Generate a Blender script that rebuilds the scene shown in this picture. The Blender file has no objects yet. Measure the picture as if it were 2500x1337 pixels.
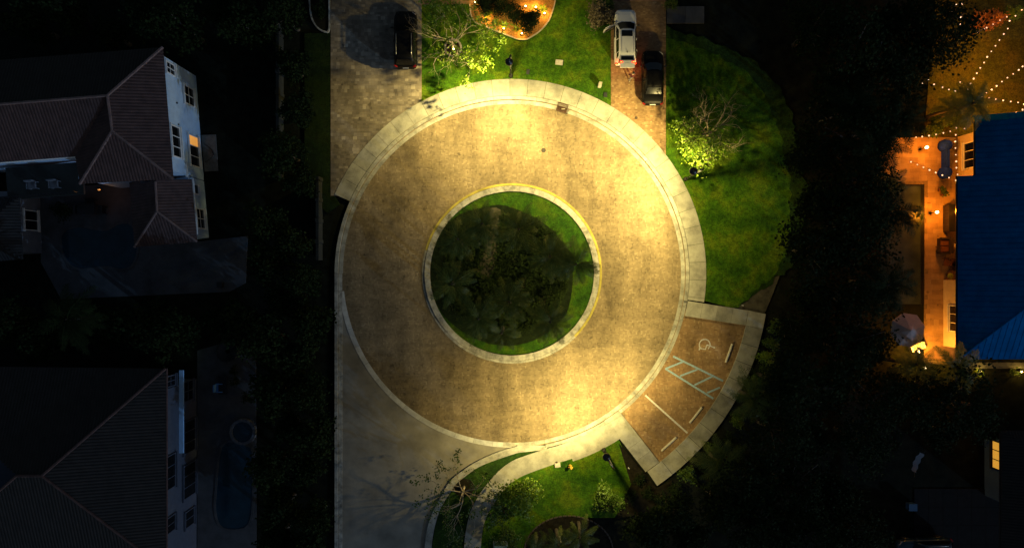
import bpy, math, random
import numpy as np
from mathutils import Vector, Matrix

scene = bpy.context.scene
col = scene.collection
R = math.radians
rnd = random.Random(7)

# ------------------------------------------------------------------ camera
HC, K = 60.0, 0.035            # camera height (m) and metres per photo pixel on the ground
cam_d = bpy.data.cameras.new("camera")
cam_d.sensor_width = 36.0
cam_d.lens = 36.0 * HC / (2500 * K)
cam_d.clip_end = 2000.0
cam = bpy.data.objects.new("camera", cam_d)
cam.location = (0, 0, HC)
col.objects.link(cam)
scene.camera = cam

# ------------------------------------------------------------------ night sky + moon
MOON_EL, MOON_AZ = 13.0, -38.0      # degrees; azimuth counter-clockwise from east
world = bpy.data.worlds.new("World")
scene.world = world
world.use_nodes = True
wn = world.node_tree.nodes
sky = wn.new("ShaderNodeTexSky")
sky.sky_type = 'NISHITA'
sky.sun_disc = False
sky.sun_elevation = R(MOON_EL)
sky.sun_rotation = R(90 - MOON_AZ)
world.node_tree.links.new(sky.outputs[0], wn["Background"].inputs[0])
wn["Background"].inputs[1].default_value = 0.030

moon_d = bpy.data.lights.new("moon", 'SUN')
moon_d.energy = 0.75
moon_d.angle = R(0.5)
moon_d.color = (0.34, 0.60, 1.0)
moon = bpy.data.objects.new("moon", moon_d)
_to = Vector((math.cos(R(MOON_EL)) * math.cos(R(MOON_AZ)), math.cos(R(MOON_EL)) * math.sin(R(MOON_AZ)), math.sin(R(MOON_EL))))
moon.rotation_euler = _to.to_track_quat('Z', 'Y').to_euler()
col.objects.link(moon)

scene.view_settings.view_transform = 'Standard'
scene.view_settings.look = 'None'
scene.view_settings.exposure = 0.0
scene.view_settings.gamma = 1.0
scene.view_settings.use_curve_mapping = False
scene.render.engine = 'CYCLES'
scene.cycles.use_denoising = True
scene.cycles.max_bounces = 5
scene.cycles.diffuse_bounces = 2
scene.cycles.glossy_bounces = 2
scene.cycles.transmission_bounces = 3
scene.cycles.caustics_reflective = False
scene.cycles.caustics_refractive = False
scene.cycles.sample_clamp_indirect = 3.0

LAMP_WARM = (1.0, 0.775, 0.27)

# ================================================================== helpers
def W(px, py, z=0.0):
    """photo measurement of a point at height z -> world position"""
    f = K * (HC - z) / HC
    return Vector(((px - 1250) * f, (668.5 - py) * f, z))

def P2(px, py):
    return ((px - 1250) * K, (668.5 - py) * K)

CY = 0.05                        # centre of the circle in world Y
def pol(rp, deg):
    r = rp * K
    return (r * math.cos(R(deg)), CY + r * math.sin(R(deg)))

class MB:
    def __init__(s):
        s.v, s.f, s.m = [], [], []
    def add(s, v, f, mi=0):
        o = len(s.v)
        s.v += [tuple(p) for p in v]
        s.f += [tuple(i + o for i in q) for q in f]
        s.m += [mi] * len(f)
        return s
    def box(s, c, d, rz=0.0, mi=0, taper=1.0):
        hx, hy, hz = d[0] / 2, d[1] / 2, d[2] / 2
        ca, sa = math.cos(rz), math.sin(rz)
        vs = []
        for sz in (-1, 1):
            t = taper if sz > 0 else 1.0
            for sx, sy in ((-1, -1), (1, -1), (1, 1), (-1, 1)):
                x, y = sx * hx * t, sy * hy * t
                vs.append((c[0] + x * ca - y * sa, c[1] + x * sa + y * ca, c[2] + sz * hz))
        return s.add(vs, [(3, 2, 1, 0), (4, 5, 6, 7), (0, 1, 5, 4), (1, 2, 6, 5), (2, 3, 7, 6), (3, 0, 4, 7)], mi)
    def prism(s, poly, z0, z1, mi=0):
        if sum(poly[i][0] * poly[(i + 1) % len(poly)][1] - poly[(i + 1) % len(poly)][0] * poly[i][1] for i in range(len(poly))) < 0:
            poly = poly[::-1]
        n = len(poly)
        vs = [(p[0], p[1], z0) for p in poly] + [(p[0], p[1], z1) for p in poly]
        fs = [tuple(range(n, 2 * n)), tuple(range(n - 1, -1, -1))] + [(i, (i + 1) % n, n + (i + 1) % n, n + i) for i in range(n)]
        return s.add(vs, fs, mi)
    def tube(s, pts, rad, n=6, mi=0, cap=True):
        pts = [Vector(p) for p in pts]
        if not isinstance(rad, (list, tuple)):
            rad = [rad] * len(pts)
        vs, fs = [], []
        ref = Vector((0.31, 0.17, 0.93))
        for i, p in enumerate(pts):
            t = (pts[min(i + 1, len(pts) - 1)] - pts[max(i - 1, 0)])
            t = t.normalized() if t.length > 1e-9 else Vector((0, 0, 1))
            if abs(t.dot(ref)) > 0.98:
                ref = Vector((0.9, 0.3, 0.1))
            a = t.cross(ref).normalized()
            b = t.cross(a)
            for k in range(n):
                an = 2 * math.pi * k / n
                vs.append(p + (a * math.cos(an) + b * math.sin(an)) * rad[i])
        for i in range(len(pts) - 1):
            for k in range(n):
                k2 = (k + 1) % n
                fs.append((i * n + k, i * n + k2, (i + 1) * n + k2, (i + 1) * n + k))
        if cap:
            fs.append(tuple(range(n - 1, -1, -1)))
            fs.append(tuple(range((len(pts) - 1) * n, len(pts) * n)))
        return s.add(vs, fs, mi)
    def lathe(s, prof, c=(0, 0, 0), n=16, mi=0):
        vs, fs = [], []
        for r, z in prof:
            for k in range(n):
                a = 2 * math.pi * k / n
                vs.append((c[0] + r * math.cos(a), c[1] + r * math.sin(a), c[2] + z))
        for i in range(len(prof) - 1):
            for k in range(n):
                k2 = (k + 1) % n
                fs.append((i * n + k, i * n + k2, (i + 1) * n + k2, (i + 1) * n + k))
        fs.append(tuple(range(n - 1, -1, -1)))
        fs.append(tuple(range((len(prof) - 1) * n, len(prof) * n)))
        return s.add(vs, fs, mi)
    def mesh(s, name, mats, smooth=False):
        me = bpy.data.meshes.new(name)
        me.from_pydata(s.v, [], s.f)
        for m in (mats if isinstance(mats, (list, tuple)) else [mats]):
            me.materials.append(m)
        if any(s.m):
            me.polygons.foreach_set("material_index", s.m)
        if smooth:
            me.polygons.foreach_set("use_smooth", [True] * len(me.polygons))
        me.update()
        return me
    def build(s, name, mats, parent=None, smooth=False, loc=None):
        return link(name, s.mesh(name, mats, smooth), parent, loc)

def link(name, me, parent=None, loc=None, rot=None, scale=None):
    o = bpy.data.objects.new(name, me)
    col.objects.link(o)
    if parent is not None:
        o.parent = parent
    if loc is not None:
        o.location = loc
    if rot is not None:
        o.rotation_euler = rot
    if scale is not None:
        o.scale = scale
    return o

def tag(o, label=None, cat=None, group=None, kind=None):
    if label: o["label"] = label
    if cat: o["category"] = cat
    if group: o["group"] = group
    if kind: o["kind"] = kind
    return o

def thing(name, label, cat, loc=(0, 0, 0), rz=0.0, group=None):
    o = bpy.data.objects.new(name, None)
    o.empty_display_size = 0.2
    col.objects.link(o)
    o.location = loc
    o.rotation_euler = (0, 0, rz)
    return tag(o, label, cat, group)

def struct(name, mb, mat, label, cat, smooth=False):
    return tag(mb.build(name, mat, None, smooth), label, cat, None, "structure")

def struct_root(name, label, cat):
    return tag(thing(name, label, cat), kind="structure")

def copy_tree(o, parent=None):
    c = o.copy()
    col.objects.link(c)
    c.parent = parent
    for ch in o.children:
        copy_tree(ch, c)
    return c

# ------------------------------------------------------------------ materials
def new_mat(name):
    m = bpy.data.materials.new(name)
    m.use_nodes = True
    nt = m.node_tree
    return m, nt, nt.nodes, nt.links, nt.nodes["Principled BSDF"]

def noise(nt, scale, detail=4, rough=0.6, vec=None):
    n = nt.nodes.new("ShaderNodeTexNoise")
    n.inputs["Scale"].default_value = scale
    n.inputs["Detail"].default_value = detail
    n.inputs["Roughness"].default_value = rough
    if vec is None:
        tc = nt.nodes.get("TC")
        if tc is None:
            tc = nt.nodes.new("ShaderNodeNewGeometry"); tc.name = "TC"
        nt.links.new(tc.outputs["Position"], n.inputs["Vector"])
    else:
        nt.links.new(vec, n.inputs["Vector"])
    return n.outputs["Fac"]

def ramp(nt, fac, stops):
    r = nt.nodes.new("ShaderNodeValToRGB")
    el = r.color_ramp.elements
    while len(el) < len(stops):
        el.new(0.5)
    for e, (p, c) in zip(el, stops):
        e.position = p
        e.color = (c[0], c[1], c[2], 1.0) if not isinstance(c, (int, float)) else (c, c, c, 1.0)
    nt.links.new(fac, r.inputs["Fac"])
    return r.outputs["Color"]

def mixc(nt, a, b, fac, mode='MIX'):
    n = nt.nodes.new("ShaderNodeMix")
    n.data_type = 'RGBA'
    n.blend_type = mode
    for sock, v in ((n.inputs[6], a), (n.inputs[7], b)):
        if isinstance(v, tuple):
            sock.default_value = (v[0], v[1], v[2], 1.0)
        else:
            nt.links.new(v, sock)
    if isinstance(fac, (int, float)):
        n.inputs[0].default_value = fac
    else:
        nt.links.new(fac, n.inputs[0])
    return n.outputs[2]

def bump(nt, h, strength, dist=0.02):
    b = nt.nodes.new("ShaderNodeBump")
    b.inputs["Strength"].default_value = strength
    b.inputs["Distance"].default_value = dist
    nt.links.new(h, b.inputs["Height"])
    nt.links.new(b.outputs["Normal"], nt.nodes["Principled BSDF"].inputs["Normal"])

def plain(name, c, rough=0.6, var=0.25, vscale=3.0, metal=0.0, spec=0.5, bmp=0.0):
    m, nt, N, L, b = new_mat(name)
    n = noise(nt, vscale, 5)
    lo = tuple(x * (1 - var) for x in c)
    hi = tuple(min(1, x * (1 + var)) for x in c)
    L.new(ramp(nt, n, [(0.3, lo), (0.7, hi)]), b.inputs["Base Color"])
    b.inputs["Roughness"].default_value = rough
    b.inputs["Metallic"].default_value = metal
    b.inputs["Specular IOR Level"].default_value = spec
    if bmp:
        bump(nt, noise(nt, vscale * 8, 3), bmp)
    return m

def emit(name, c, strength):
    m, nt, N, L, b = new_mat(name)
    b.inputs["Base Color"].default_value = (c[0], c[1], c[2], 1)
    b.inputs["Emission Color"].default_value = (c[0], c[1], c[2], 1)
    b.inputs["Emission Strength"].default_value = strength
    return m

def brick_mat(name, cols, stain, stain_scale=0.28, rough=0.75):
    """pavers: tint per brick from the face attribute, large dirty patches, fine grain"""
    m, nt, N, L, b = new_mat(name)
    at = N.new("ShaderNodeAttribute"); at.attribute_name = "tint"
    base = ramp(nt, at.outputs["Fac"], [(i / (len(cols) - 1), c) for i, c in enumerate(cols)])
    g = ramp(nt, noise(nt, 22, 4, 0.7), [(0.25, 0.84), (0.75, 1.1)])
    base = mixc(nt, base, g, 1.0, 'MULTIPLY')
    mp = N.new("ShaderNodeMapping"); mp.inputs["Scale"].default_value = (1.0, 0.38, 1.0)
    geo = nt.nodes["TC"]
    L.new(geo.outputs["Position"], mp.inputs["Vector"])
    s1 = ramp(nt, noise(nt, stain_scale, 6, 0.65, mp.outputs["Vector"]), [(0.36, stain), (0.62, 1.12)])
    mp2 = N.new("ShaderNodeMapping"); mp2.inputs["Scale"].default_value = (0.35, 1.6, 1.0)
    L.new(geo.outputs["Position"], mp2.inputs["Vector"])
    s2 = ramp(nt, noise(nt, 0.8, 5, 0.7, mp2.outputs["Vector"]), [(0.38, 0.80), (0.6, 1.05)])
    base = mixc(nt, mixc(nt, base, s1, 1.0, 'MULTIPLY'), s2, 1.0, 'MULTIPLY')
    base = mixc(nt, base, ramp(nt, noise(nt, 1.7, 3, 0.5), [(0.27, 0.55), (0.35, 1.0)]), 1.0, 'MULTIPLY')
    L.new(base, b.inputs["Base Color"])
    b.inputs["Roughness"].default_value = rough
    b.inputs["Specular IOR Level"].default_value = 0.3
    return m

def concrete_mat(name, c, dark=0.55, scale=0.9, rough=0.8):
    m, nt, N, L, b = new_mat(name)
    s = ramp(nt, noise(nt, scale, 7, 0.68), [(0.32, dark), (0.6, 1.05)])
    g = ramp(nt, noise(nt, 40, 3), [(0.3, 0.86), (0.7, 1.08)])
    at = N.new("ShaderNodeObjectInfo")
    o = ramp(nt, at.outputs["Random"], [(0.0, 0.8), (1.0, 1.08)])
    x = mixc(nt, c, s, 1.0, 'MULTIPLY')
    x = mixc(nt, x, g, 1.0, 'MULTIPLY')
    x = mixc(nt, x, o, 1.0, 'MULTIPLY')
    L.new(x, b.inputs["Base Color"])
    b.inputs["Roughness"].default_value = rough
    b.inputs["Specular IOR Level"].default_value = 0.25
    bump(nt, noise(nt, 60, 3), 0.3, 0.01)
    return m

def grass_mat(name, c1, c2, c3):
    m, nt, N, L, b = new_mat(name)
    a = ramp(nt, noise(nt, 0.55, 6, 0.6), [(0.36, c1), (0.50, c2), (0.62, c3)])
    g = ramp(nt, noise(nt, 9, 6, 0.8), [(0.32, 0.35), (0.68, 1.45)])
    x = mixc(nt, a, g, 1.0, 'MULTIPLY')
    x = mixc(nt, x, ramp(nt, noise(nt, 3.2, 4, 0.7), [(0.35, 0.6), (0.62, 1.15)]), 1.0, 'MULTIPLY')
    L.new(x, b.inputs["Base Color"])
    b.inputs["Roughness"].default_value = 0.9
    b.inputs["Specular IOR Level"].default_value = 0.15
    bump(nt, noise(nt, 18, 5, 0.8), 0.9, 0.05)
    return m

def leaf_mat(name, c1, c2, rough=0.5, trans=0.25, spec=0.3):
    m, nt, N, L, b = new_mat(name)
    x = ramp(nt, noise(nt, 2.5, 3), [(0.3, c1), (0.7, c2)])
    L.new(x, b.inputs["Base Color"])
    b.inputs["Roughness"].default_value = rough
    b.inputs["Specular IOR Level"].default_value = spec
    t = N.new("ShaderNodeBsdfTranslucent")
    L.new(x, t.inputs["Color"])
    mx = N.new("ShaderNodeMixShader")
    mx.inputs[0].default_value = trans
    L.new(b.outputs[0], mx.inputs[1]); L.new(t.outputs[0], mx.inputs[2])
    L.new(mx.outputs[0], N["Material Output"].inputs["Surface"])
    return m

M = {}
M['soil'] = plain("dark_undergrowth", (0.010, 0.012, 0.007), 0.95, 0.6, 1.2, bmp=0.5, spec=0.1)
M['pavers'] = brick_mat("clay_pavers", [(0.185, 0.138, 0.080), (0.262, 0.199, 0.114), (0.328, 0.253, 0.145), (0.43, 0.34, 0.205)], 0.5)
M['bay'] = brick_mat("bay_pavers", [(0.24, 0.14, 0.066), (0.32, 0.198, 0.095), (0.39, 0.25, 0.12), (0.52, 0.38, 0.21)], 0.62, 0.5)
M['drive'] = brick_mat("driveway_pavers", [(0.20, 0.17, 0.13), (0.27, 0.23, 0.175), (0.34, 0.29, 0.22), (0.52, 0.45, 0.34)], 0.6, 0.35)
M['joint'] = plain("paver_joint_sand", (0.24, 0.165, 0.08), 0.95, 0.3, 6.0)
M['asphalt'] = plain("asphalt", (0.27, 0.25, 0.205), 0.85, 0.3, 0.5, bmp=0.3, spec=0.25)
M['concrete'] = concrete_mat("sidewalk_concrete", (0.42, 0.41, 0.34))
M['kerb'] = concrete_mat("kerb_concrete", (0.45, 0.44, 0.37), 0.42, 1.4)
M['kerb_old'] = concrete_mat("weathered_kerb", (0.50, 0.49, 0.43), 0.35, 2.0)
M['edging'] = concrete_mat("edging_concrete", (0.62, 0.62, 0.58), 0.7, 1.4)
M['yellow'] = concrete_mat("yellow_kerb_paint", (0.52, 0.44, 0.10), 0.6, 1.3)
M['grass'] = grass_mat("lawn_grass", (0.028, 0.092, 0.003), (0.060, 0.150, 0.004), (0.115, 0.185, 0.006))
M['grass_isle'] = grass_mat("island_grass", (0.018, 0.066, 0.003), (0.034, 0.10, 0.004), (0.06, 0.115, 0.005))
M['grass_shade'] = grass_mat("deep_shade_tinted_grass", (0.007, 0.018, 0.003), (0.011, 0.026, 0.004), (0.016, 0.03, 0.005))  # darkest grass copy, deep shade put into its base colour
M['grass_dark'] = grass_mat("shade_tinted_lawn_grass", (0.016, 0.045, 0.006), (0.024, 0.062, 0.007), (0.035, 0.075, 0.008))  # darker copy of the lawn grass, shade painted into its colour
M['mulch'] = plain("bed_mulch", (0.016, 0.014, 0.008), 0.95, 0.6, 4.0, bmp=0.7, spec=0.1)
M['mulch_red'] = plain("red_bark_mulch", (0.30, 0.16, 0.045), 0.95, 0.6, 9.0, bmp=0.8, spec=0.1)
M['white'] = plain("white_paint", (0.62, 0.60, 0.54), 0.7, 0.35, 14.0)
M['blue_paint'] = plain("blue_marking_paint", (0.29, 0.43, 0.52), 0.7, 0.4, 14.0)
M['stone'] = plain("pale_stone", (0.40, 0.36, 0.27), 0.85, 0.3, 7.0, bmp=0.3)
M['black'] = plain("black_metal", (0.012, 0.012, 0.013), 0.35, 0.2, 5.0)
M['grate'] = plain("rusty_iron", (0.085, 0.042, 0.022), 0.8, 0.5, 9.0)
M['darkbox'] = plain("dark_green_plastic", (0.025, 0.032, 0.028), 0.6, 0.3, 6.0)
M['palebox'] = plain("pale_concrete_lid", (0.55, 0.52, 0.42), 0.8, 0.2, 8.0)
M['transformer'] = plain("green_grey_steel", (0.20, 0.31, 0.25), 0.5, 0.15, 4.0)
M['bark'] = plain("pale_bark", (0.38, 0.31, 0.21), 0.85, 0.35, 6.0, bmp=0.5)
M['bark_dark'] = plain("dark_bark", (0.075, 0.06, 0.045), 0.9, 0.35, 6.0, bmp=0.5)
M['leaf'] = leaf_mat("bright_leaf", (0.07, 0.17, 0.008), (0.19, 0.26, 0.012))
M['leaf_mid'] = leaf_mat("mid_leaf", (0.035, 0.085, 0.008), (0.085, 0.14, 0.012))
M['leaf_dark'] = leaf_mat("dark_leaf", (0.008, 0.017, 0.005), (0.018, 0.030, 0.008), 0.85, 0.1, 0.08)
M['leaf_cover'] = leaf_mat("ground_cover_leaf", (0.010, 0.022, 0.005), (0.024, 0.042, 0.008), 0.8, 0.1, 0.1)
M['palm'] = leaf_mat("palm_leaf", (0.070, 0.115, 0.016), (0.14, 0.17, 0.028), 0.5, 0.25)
M['palm_dark'] = leaf_mat("unlit_palm_leaf", (0.010, 0.020, 0.005), (0.020, 0.034, 0.008), 0.8, 0.1, 0.1)  # darker copy of the palm leaf, lack of light put into its colour
M['dry'] = leaf_mat("dry_grass_leaf", (0.10, 0.085, 0.05), (0.20, 0.17, 0.11), 0.8, 0.1)
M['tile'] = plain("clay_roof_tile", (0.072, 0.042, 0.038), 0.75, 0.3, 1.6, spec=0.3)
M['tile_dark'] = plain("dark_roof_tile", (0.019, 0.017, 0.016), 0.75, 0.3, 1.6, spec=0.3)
M['ridge'] = plain("ridge_tile", (0.17, 0.115, 0.105), 0.75, 0.25, 2.0, spec=0.3)
M['stucco'] = plain("pale_stucco", (0.40, 0.55, 0.72), 0.85, 0.1, 2.0, bmp=0.2)
M['stucco_grey'] = plain("grey_stucco", (0.13, 0.145, 0.175), 0.85, 0.15, 2.0, bmp=0.2)
M['stucco_dark'] = plain("slate_stucco", (0.05, 0.062, 0.09), 0.85, 0.15, 2.0, bmp=0.2)
M['stucco_warm'] = plain("cream_stucco", (0.60, 0.50, 0.34), 0.85, 0.1, 2.0, bmp=0.2)
M['stucco_blue'] = plain("blue_stucco", (0.05, 0.12, 0.21), 0.85, 0.12, 2.0)
M['trim'] = plain("white_trim", (0.74, 0.74, 0.72), 0.6, 0.08, 4.0)
M['glass'] = plain("dark_glass", (0.006, 0.007, 0.008), 0.08, 0.1, 2.0)
M['glass_lit'] = emit("lit_window", (1.0, 0.42, 0.08), 0.55)
M['blueroof'] = plain("blue_metal_roof", (0.003, 0.13, 0.36), 0.7, 0.2, 1.2, spec=0.0)
M['patio'] = brick_mat("travertine_patio", [(0.36, 0.23, 0.11), (0.43, 0.28, 0.13), (0.48, 0.32, 0.16), (0.53, 0.37, 0.19)], 0.8, 0.5)
M['water'] = plain("dark_pool_water", (0.010, 0.035, 0.055), 0.12, 0.3, 0.8)
M['water_green'] = plain("green_pool_water", (0.045, 0.06, 0.045), 0.25, 0.3, 0.8)
M['deck'] = concrete_mat("deck_concrete", (0.09, 0.095, 0.105), 0.6, 0.7)
M['dark_slab'] = plain("dark_slab", (0.012, 0.012, 0.012), 0.9, 0.3, 2.0, spec=0.15)
M['fence'] = plain("fence_paint", (0.015, 0.018, 0.015), 0.8, 0.3, 3.0)

# ================================================================== large structure
g = MB(); g.add([(-500, -500, -0.03), (500, -500, -0.03), (500, 500, -0.03), (-500, 500, -0.03)], [(0, 1, 2, 3)])
struct("ground", g, M['soil'], "dark soil and undergrowth around the lit turning circle", "ground")

def brick_field(name, rects, tints, mat, parent, z0, z1, label=None):
    """rects: (n,4) x0,y0,x1,y1 ; one joined mesh of separate bricks"""
    r = np.asarray(rects, float)
    n = len(r)
    bev = 0.003
    v = np.zeros((n, 8, 3))
    xs = [(0, 1), (2, 1), (2, 3), (0, 3)]
    for k, (a, b) in enumerate(xs):
        v[:, k, 0], v[:, k, 1], v[:, k, 2] = r[:, a], r[:, b], z0
        v[:, 4 + k, 0] = r[:, a] + (bev if a == 0 else -bev)
        v[:, 4 + k, 1] = r[:, b] + (bev if b == 1 else -bev)
    jit = np.random.RandomState(3).uniform(-0.0012, 0.0012, n)
    v[:, 4:, 2] = z1 + jit[:, None]
    quad = np.array([[4, 5, 6, 7], [0, 1, 5, 4], [1, 2, 6, 5], [2, 3, 7, 6], [3, 0, 4, 7]])
    f = (np.arange(n)[:, None, None] * 8 + quad[None]).reshape(-1)
    me = bpy.data.meshes.new(name)
    me.vertices.add(n * 8); me.vertices.foreach_set("co", v.reshape(-1))
    me.loops.add(n * 20); me.loops.foreach_set("vertex_index", f)
    me.polygons.add(n * 5)
    me.polygons.foreach_set("loop_start", np.arange(n * 5) * 4)
    me.polygons.foreach_set("loop_total", np.full(n * 5, 4))
    me.update(calc_edges=True)
    me.shade_flat()
    at = me.attributes.new("tint", 'FLOAT', 'FACE')
    at.data.foreach_set("value", np.repeat(np.asarray(tints, float), 5))
    me.materials.append(mat)
    return tag(link(name, me, parent), label=label, kind="stuff")

def herringbone(x0, y0, x1, y1, w, keep, gap=0.003, seed=1, rot45=False):
    i = np.arange(int(x0 / w) - 2, int(x1 / w) + 3)
    j = np.arange(int(y0 / w) - 2, int(y1 / w) + 3)
    I, J = np.meshgrid(i, j)
    I, J = I.ravel(), J.ravel()
    md = (I - J) % 4
    hz = md == 0
    vt = md == 3
    a = np.stack([I[hz] * w, J[hz] * w, (I[hz] + 2) * w, (J[hz] + 1) * w], 1)
    b = np.stack([I[vt] * w, J[vt] * w, (I[vt] + 1) * w, (J[vt] + 2) * w], 1)
    r = np.concatenate([a, b])
    cx, cy = (r[:, 0] + r[:, 2]) / 2, (r[:, 1] + r[:, 3]) / 2
    r = r[keep(cx, cy)]
    r[:, :2] += gap / 2; r[:, 2:] -= gap / 2
    t = np.random.RandomState(seed).beta(4, 4, len(r))
    return r, t

def ring_poly(r0, r1, a0, a1, step=2.0):
    n = max(2, int(abs(a1 - a0) / step))
    A = [a0 + (a1 - a0) * k / n for k in range(n + 1)]
    return [pol(r1, a) for a in A] + [pol(r0, a) for a in reversed(A)]

# --- the turning circle
road = struct_root("roundabout_road", "round brown brick turning circle around the palm island", "road")
MB().prism(ring_poly(205, 424, 0, 359.9, 3), -0.02, 0.044).build("paver_bed", M['joint'], road)
kp = lambda x, y: (np.hypot(x, y - CY) > 7.42) & (np.hypot(x, y - CY) < 14.66)
rr, tt = herringbone(-15, -15, 15, 15, 0.11, kp)
brick_field("paver_bricks", rr, tt, M['pavers'], road, 0.02, 0.05)

# --- asphalt road bottom left
curb_out = [(1264, 1087), (1220, 1100), (1184, 1115), (1153, 1131), (1127, 1149), (1102, 1169), (1082, 1200), (1064, 1235), (1051, 1262), (1042, 1295), (1037, 1337), (1036, 1420), (1036, 1600)]
curb_in = [(1329, 1094), (1271, 1102), (1220, 1118), (1189, 1129), (1162, 1142), (1140, 1158), (1115, 1178), (1100, 1200), (1080, 1231), (1069, 1258), (1060, 1291), (1054, 1337), (1053, 1420), (1053, 1600)]
asp = [P2(828, 668), P2(828, 1600)] + [P2(x + 6, y) for x, y in curb_out[::-1]] + [P2(1250, 1000), P2(1000, 840)]
struct("asphalt_road", MB().prism(asp, -0.02, 0.036), M['asphalt'], "grey asphalt road leading away from the brick circle", "road")

# --- flush concrete band between bricks and asphalt
band = struct_root("road_edging", "pale flush concrete band between brick circle and asphalt", "edging")
for k in range(13):
    a0 = 186 + k * (270 - 186) / 13
    a1 = 186 + (k + 1) * (270 - 186) / 13
    MB().prism(ring_poly(412, 424, a0, a1 - 0.06), 0.0, 0.058).build("edging_slab", M['edging'], band)

# --- gutter and kerb round the circle
kerb = struct_root("kerb", "pale concrete kerb and gutter round the turning circle", "kerb")
a = 180.0
k = 0
while a > -91:
    a1 = a - 7.0
    MB().prism(ring_poly(412.5, 422, a, a1 + 0.05), 0.0, 0.062).build("gutter_slab", M['kerb'], kerb)
    up = 0.17 if (a > -8 or a < -52) else 0.075
    if a > -75:
        MB().prism(ring_poly(423.6, 432, a, a1 + 0.05), 0.0, up).build("kerb_stone", M['kerb'], kerb)
    a = a1
    k += 1
for k in range(22):                                     # straight western kerb
    y0, y1 = 668 + k * 42, 668 + (k + 1) * 42 - 0.5
    MB().prism([P2(818, y0), P2(826, y0), P2(826, y1), P2(818, y1)], 0.0, 0.17).build("kerb_stone", M['kerb_old'], kerb)
    MB().prism([P2(827.2, y0), P2(836, y0), P2(836, y1), P2(827.2, y1)], 0.0, 0.062).build("gutter_slab", M['kerb_old'], kerb)
def resample(pts, n):
    p = [Vector((x, y)) for x, y in pts]
    L = [0]
    for i in range(1, len(p)):
        L.append(L[-1] + (p[i] - p[i - 1]).length)
    out = []
    for q in range(n + 1):
        d = L[-1] * q / n
        i = next((i for i in range(1, len(L)) if L[i] >= d - 1e-9), len(L) - 1)
        t = (d - L[i - 1]) / max(1e-9, L[i] - L[i - 1])
        v = p[i - 1].lerp(p[i], t)
        out.append((v.x, v.y))
    return out
def smooth_line(pts, n):
    """Catmull-Rom through the points, then n even steps"""
    out = []
    for i in range(len(pts) - 1):
        p0, p1, p2, p3 = pts[max(i - 1, 0)], pts[i], pts[i + 1], pts[min(i + 2, len(pts) - 1)]
        for q in range(8):
            t = q / 8
            out.append(tuple(0.5 * (2 * p1[c] + (p2[c] - p0[c]) * t + (2 * p0[c] - 5 * p1[c] + 4 * p2[c] - p3[c]) * t * t + (3 * p1[c] - p0[c] - 3 * p2[c] + p3[c]) * t ** 3) for c in (0, 1)))
    out.append(pts[-1])
    return resample(out, n)
NS = 60
so, si = smooth_line(curb_out, NS), smooth_line(curb_in, NS)
for k in range(0, NS, 4):
    o4, i4 = so[k:k + 5], si[k:k + 5]
    MB().prism([P2(*p) for p in o4] + [P2(*p) for p in i4[::-1]], 0.0, 0.14 + 0.0008 * (k % 8)).build("kerb_stone", M['kerb'], kerb)

# --- sidewalk slabs
walk = struct_root("sidewalk", "pale concrete slab sidewalk round the turning circle", "sidewalk")
def slab(poly, z=0.15):
    return MB().prism(poly, 0.0, z + rnd.uniform(-0.004, 0.004)).build("sidewalk_slab", M['concrete'], walk)
a = 156.0
while a > -8.4:
    a1 = max(a - 5.45, -8.6)
    slab(ring_poly(433, 473, a, a1 + 0.09))
    a = a1
# strip on the bay's north side, then the outer arc, then the south side
def radial_strip(a_out, a_in, r0, r1, n):
    for q in range(n):
        ra, rb = r0 + (r1 - r0) * q / n, r0 + (r1 - r0) * (q + 1) / n - 0.5
        slab([pol(ra, a_out(ra)), pol(rb, a_out(rb)), pol(rb, a_in(rb)), pol(ra, a_in(ra))], 0.15)
radial_strip(lambda r: -8.9, lambda r: -8.9 - math.degrees(37 / r), 434, 583, 4)
slab([pol(583.6, -8.9), pol(626, -9.1), pol(626, -12.5), pol(583.6, -12.5)])
a = -12.55
for q in range(10):
    a1 = a - (55.7 - 12.55) / 10
    slab(ring_poly(584, 626, a, a1 + 0.08), 0.15)
    a = a1
radial_strip(lambda r: -52.0 - math.degrees(41 / r), lambda r: -52.0, 478, 583, 3)
# bright walk from the bay to the south west, S-shaped
lo_e = [(1506, 1069), (1420, 1109), (1353, 1131), (1287, 1155), (1253, 1173), (1231, 1195), (1209, 1224), (1191, 1253), (1180, 1284), (1174, 1337), (1172, 1420), (1172, 1600)]
up_e = [(1535, 1050), (1464, 1042), (1400, 1073), (1329, 1095), (1287, 1109), (1253, 1122), (1224, 1142), (1198, 1169), (1175, 1198), (1158, 1227), (1147, 1253), (1138, 1291), (1133, 1337), (1131, 1420), (1131, 1600)]
up_full = [(1517, 1013), (1480, 1034), (1440, 1054), (1400, 1072), (1362, 1086)] + up_e[3:]
lo_full = [(1536, 1050)] + lo_e
n = 26
ul, ll = smooth_line(up_full, n * 3), smooth_line(lo_full, n * 3)
for q in range(n):
    u4, l4 = ul[q * 3:q * 3 + 4], ll[q * 3:q * 3 + 4]
    MB().prism([P2(*p) for p in u4] + [P2(p[0] + 0.0, p[1]) for p in l4[::-1]], 0.0, 0.15 + 0.0012 * (q % 3)).build("sidewalk_slab", M['concrete'], walk)

MB().prism(ring_poly(423.0, 481, -52.05, -72, 3), 0.0, 0.115).build("walk_bed", M['concrete'], walk)
MB().prism([P2(1262, 1084), P2(1335, 1086), P2(1335, 1096), P2(1268, 1103)], 0.0, 0.125).build("walk_bed", M['kerb'], walk)
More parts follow.
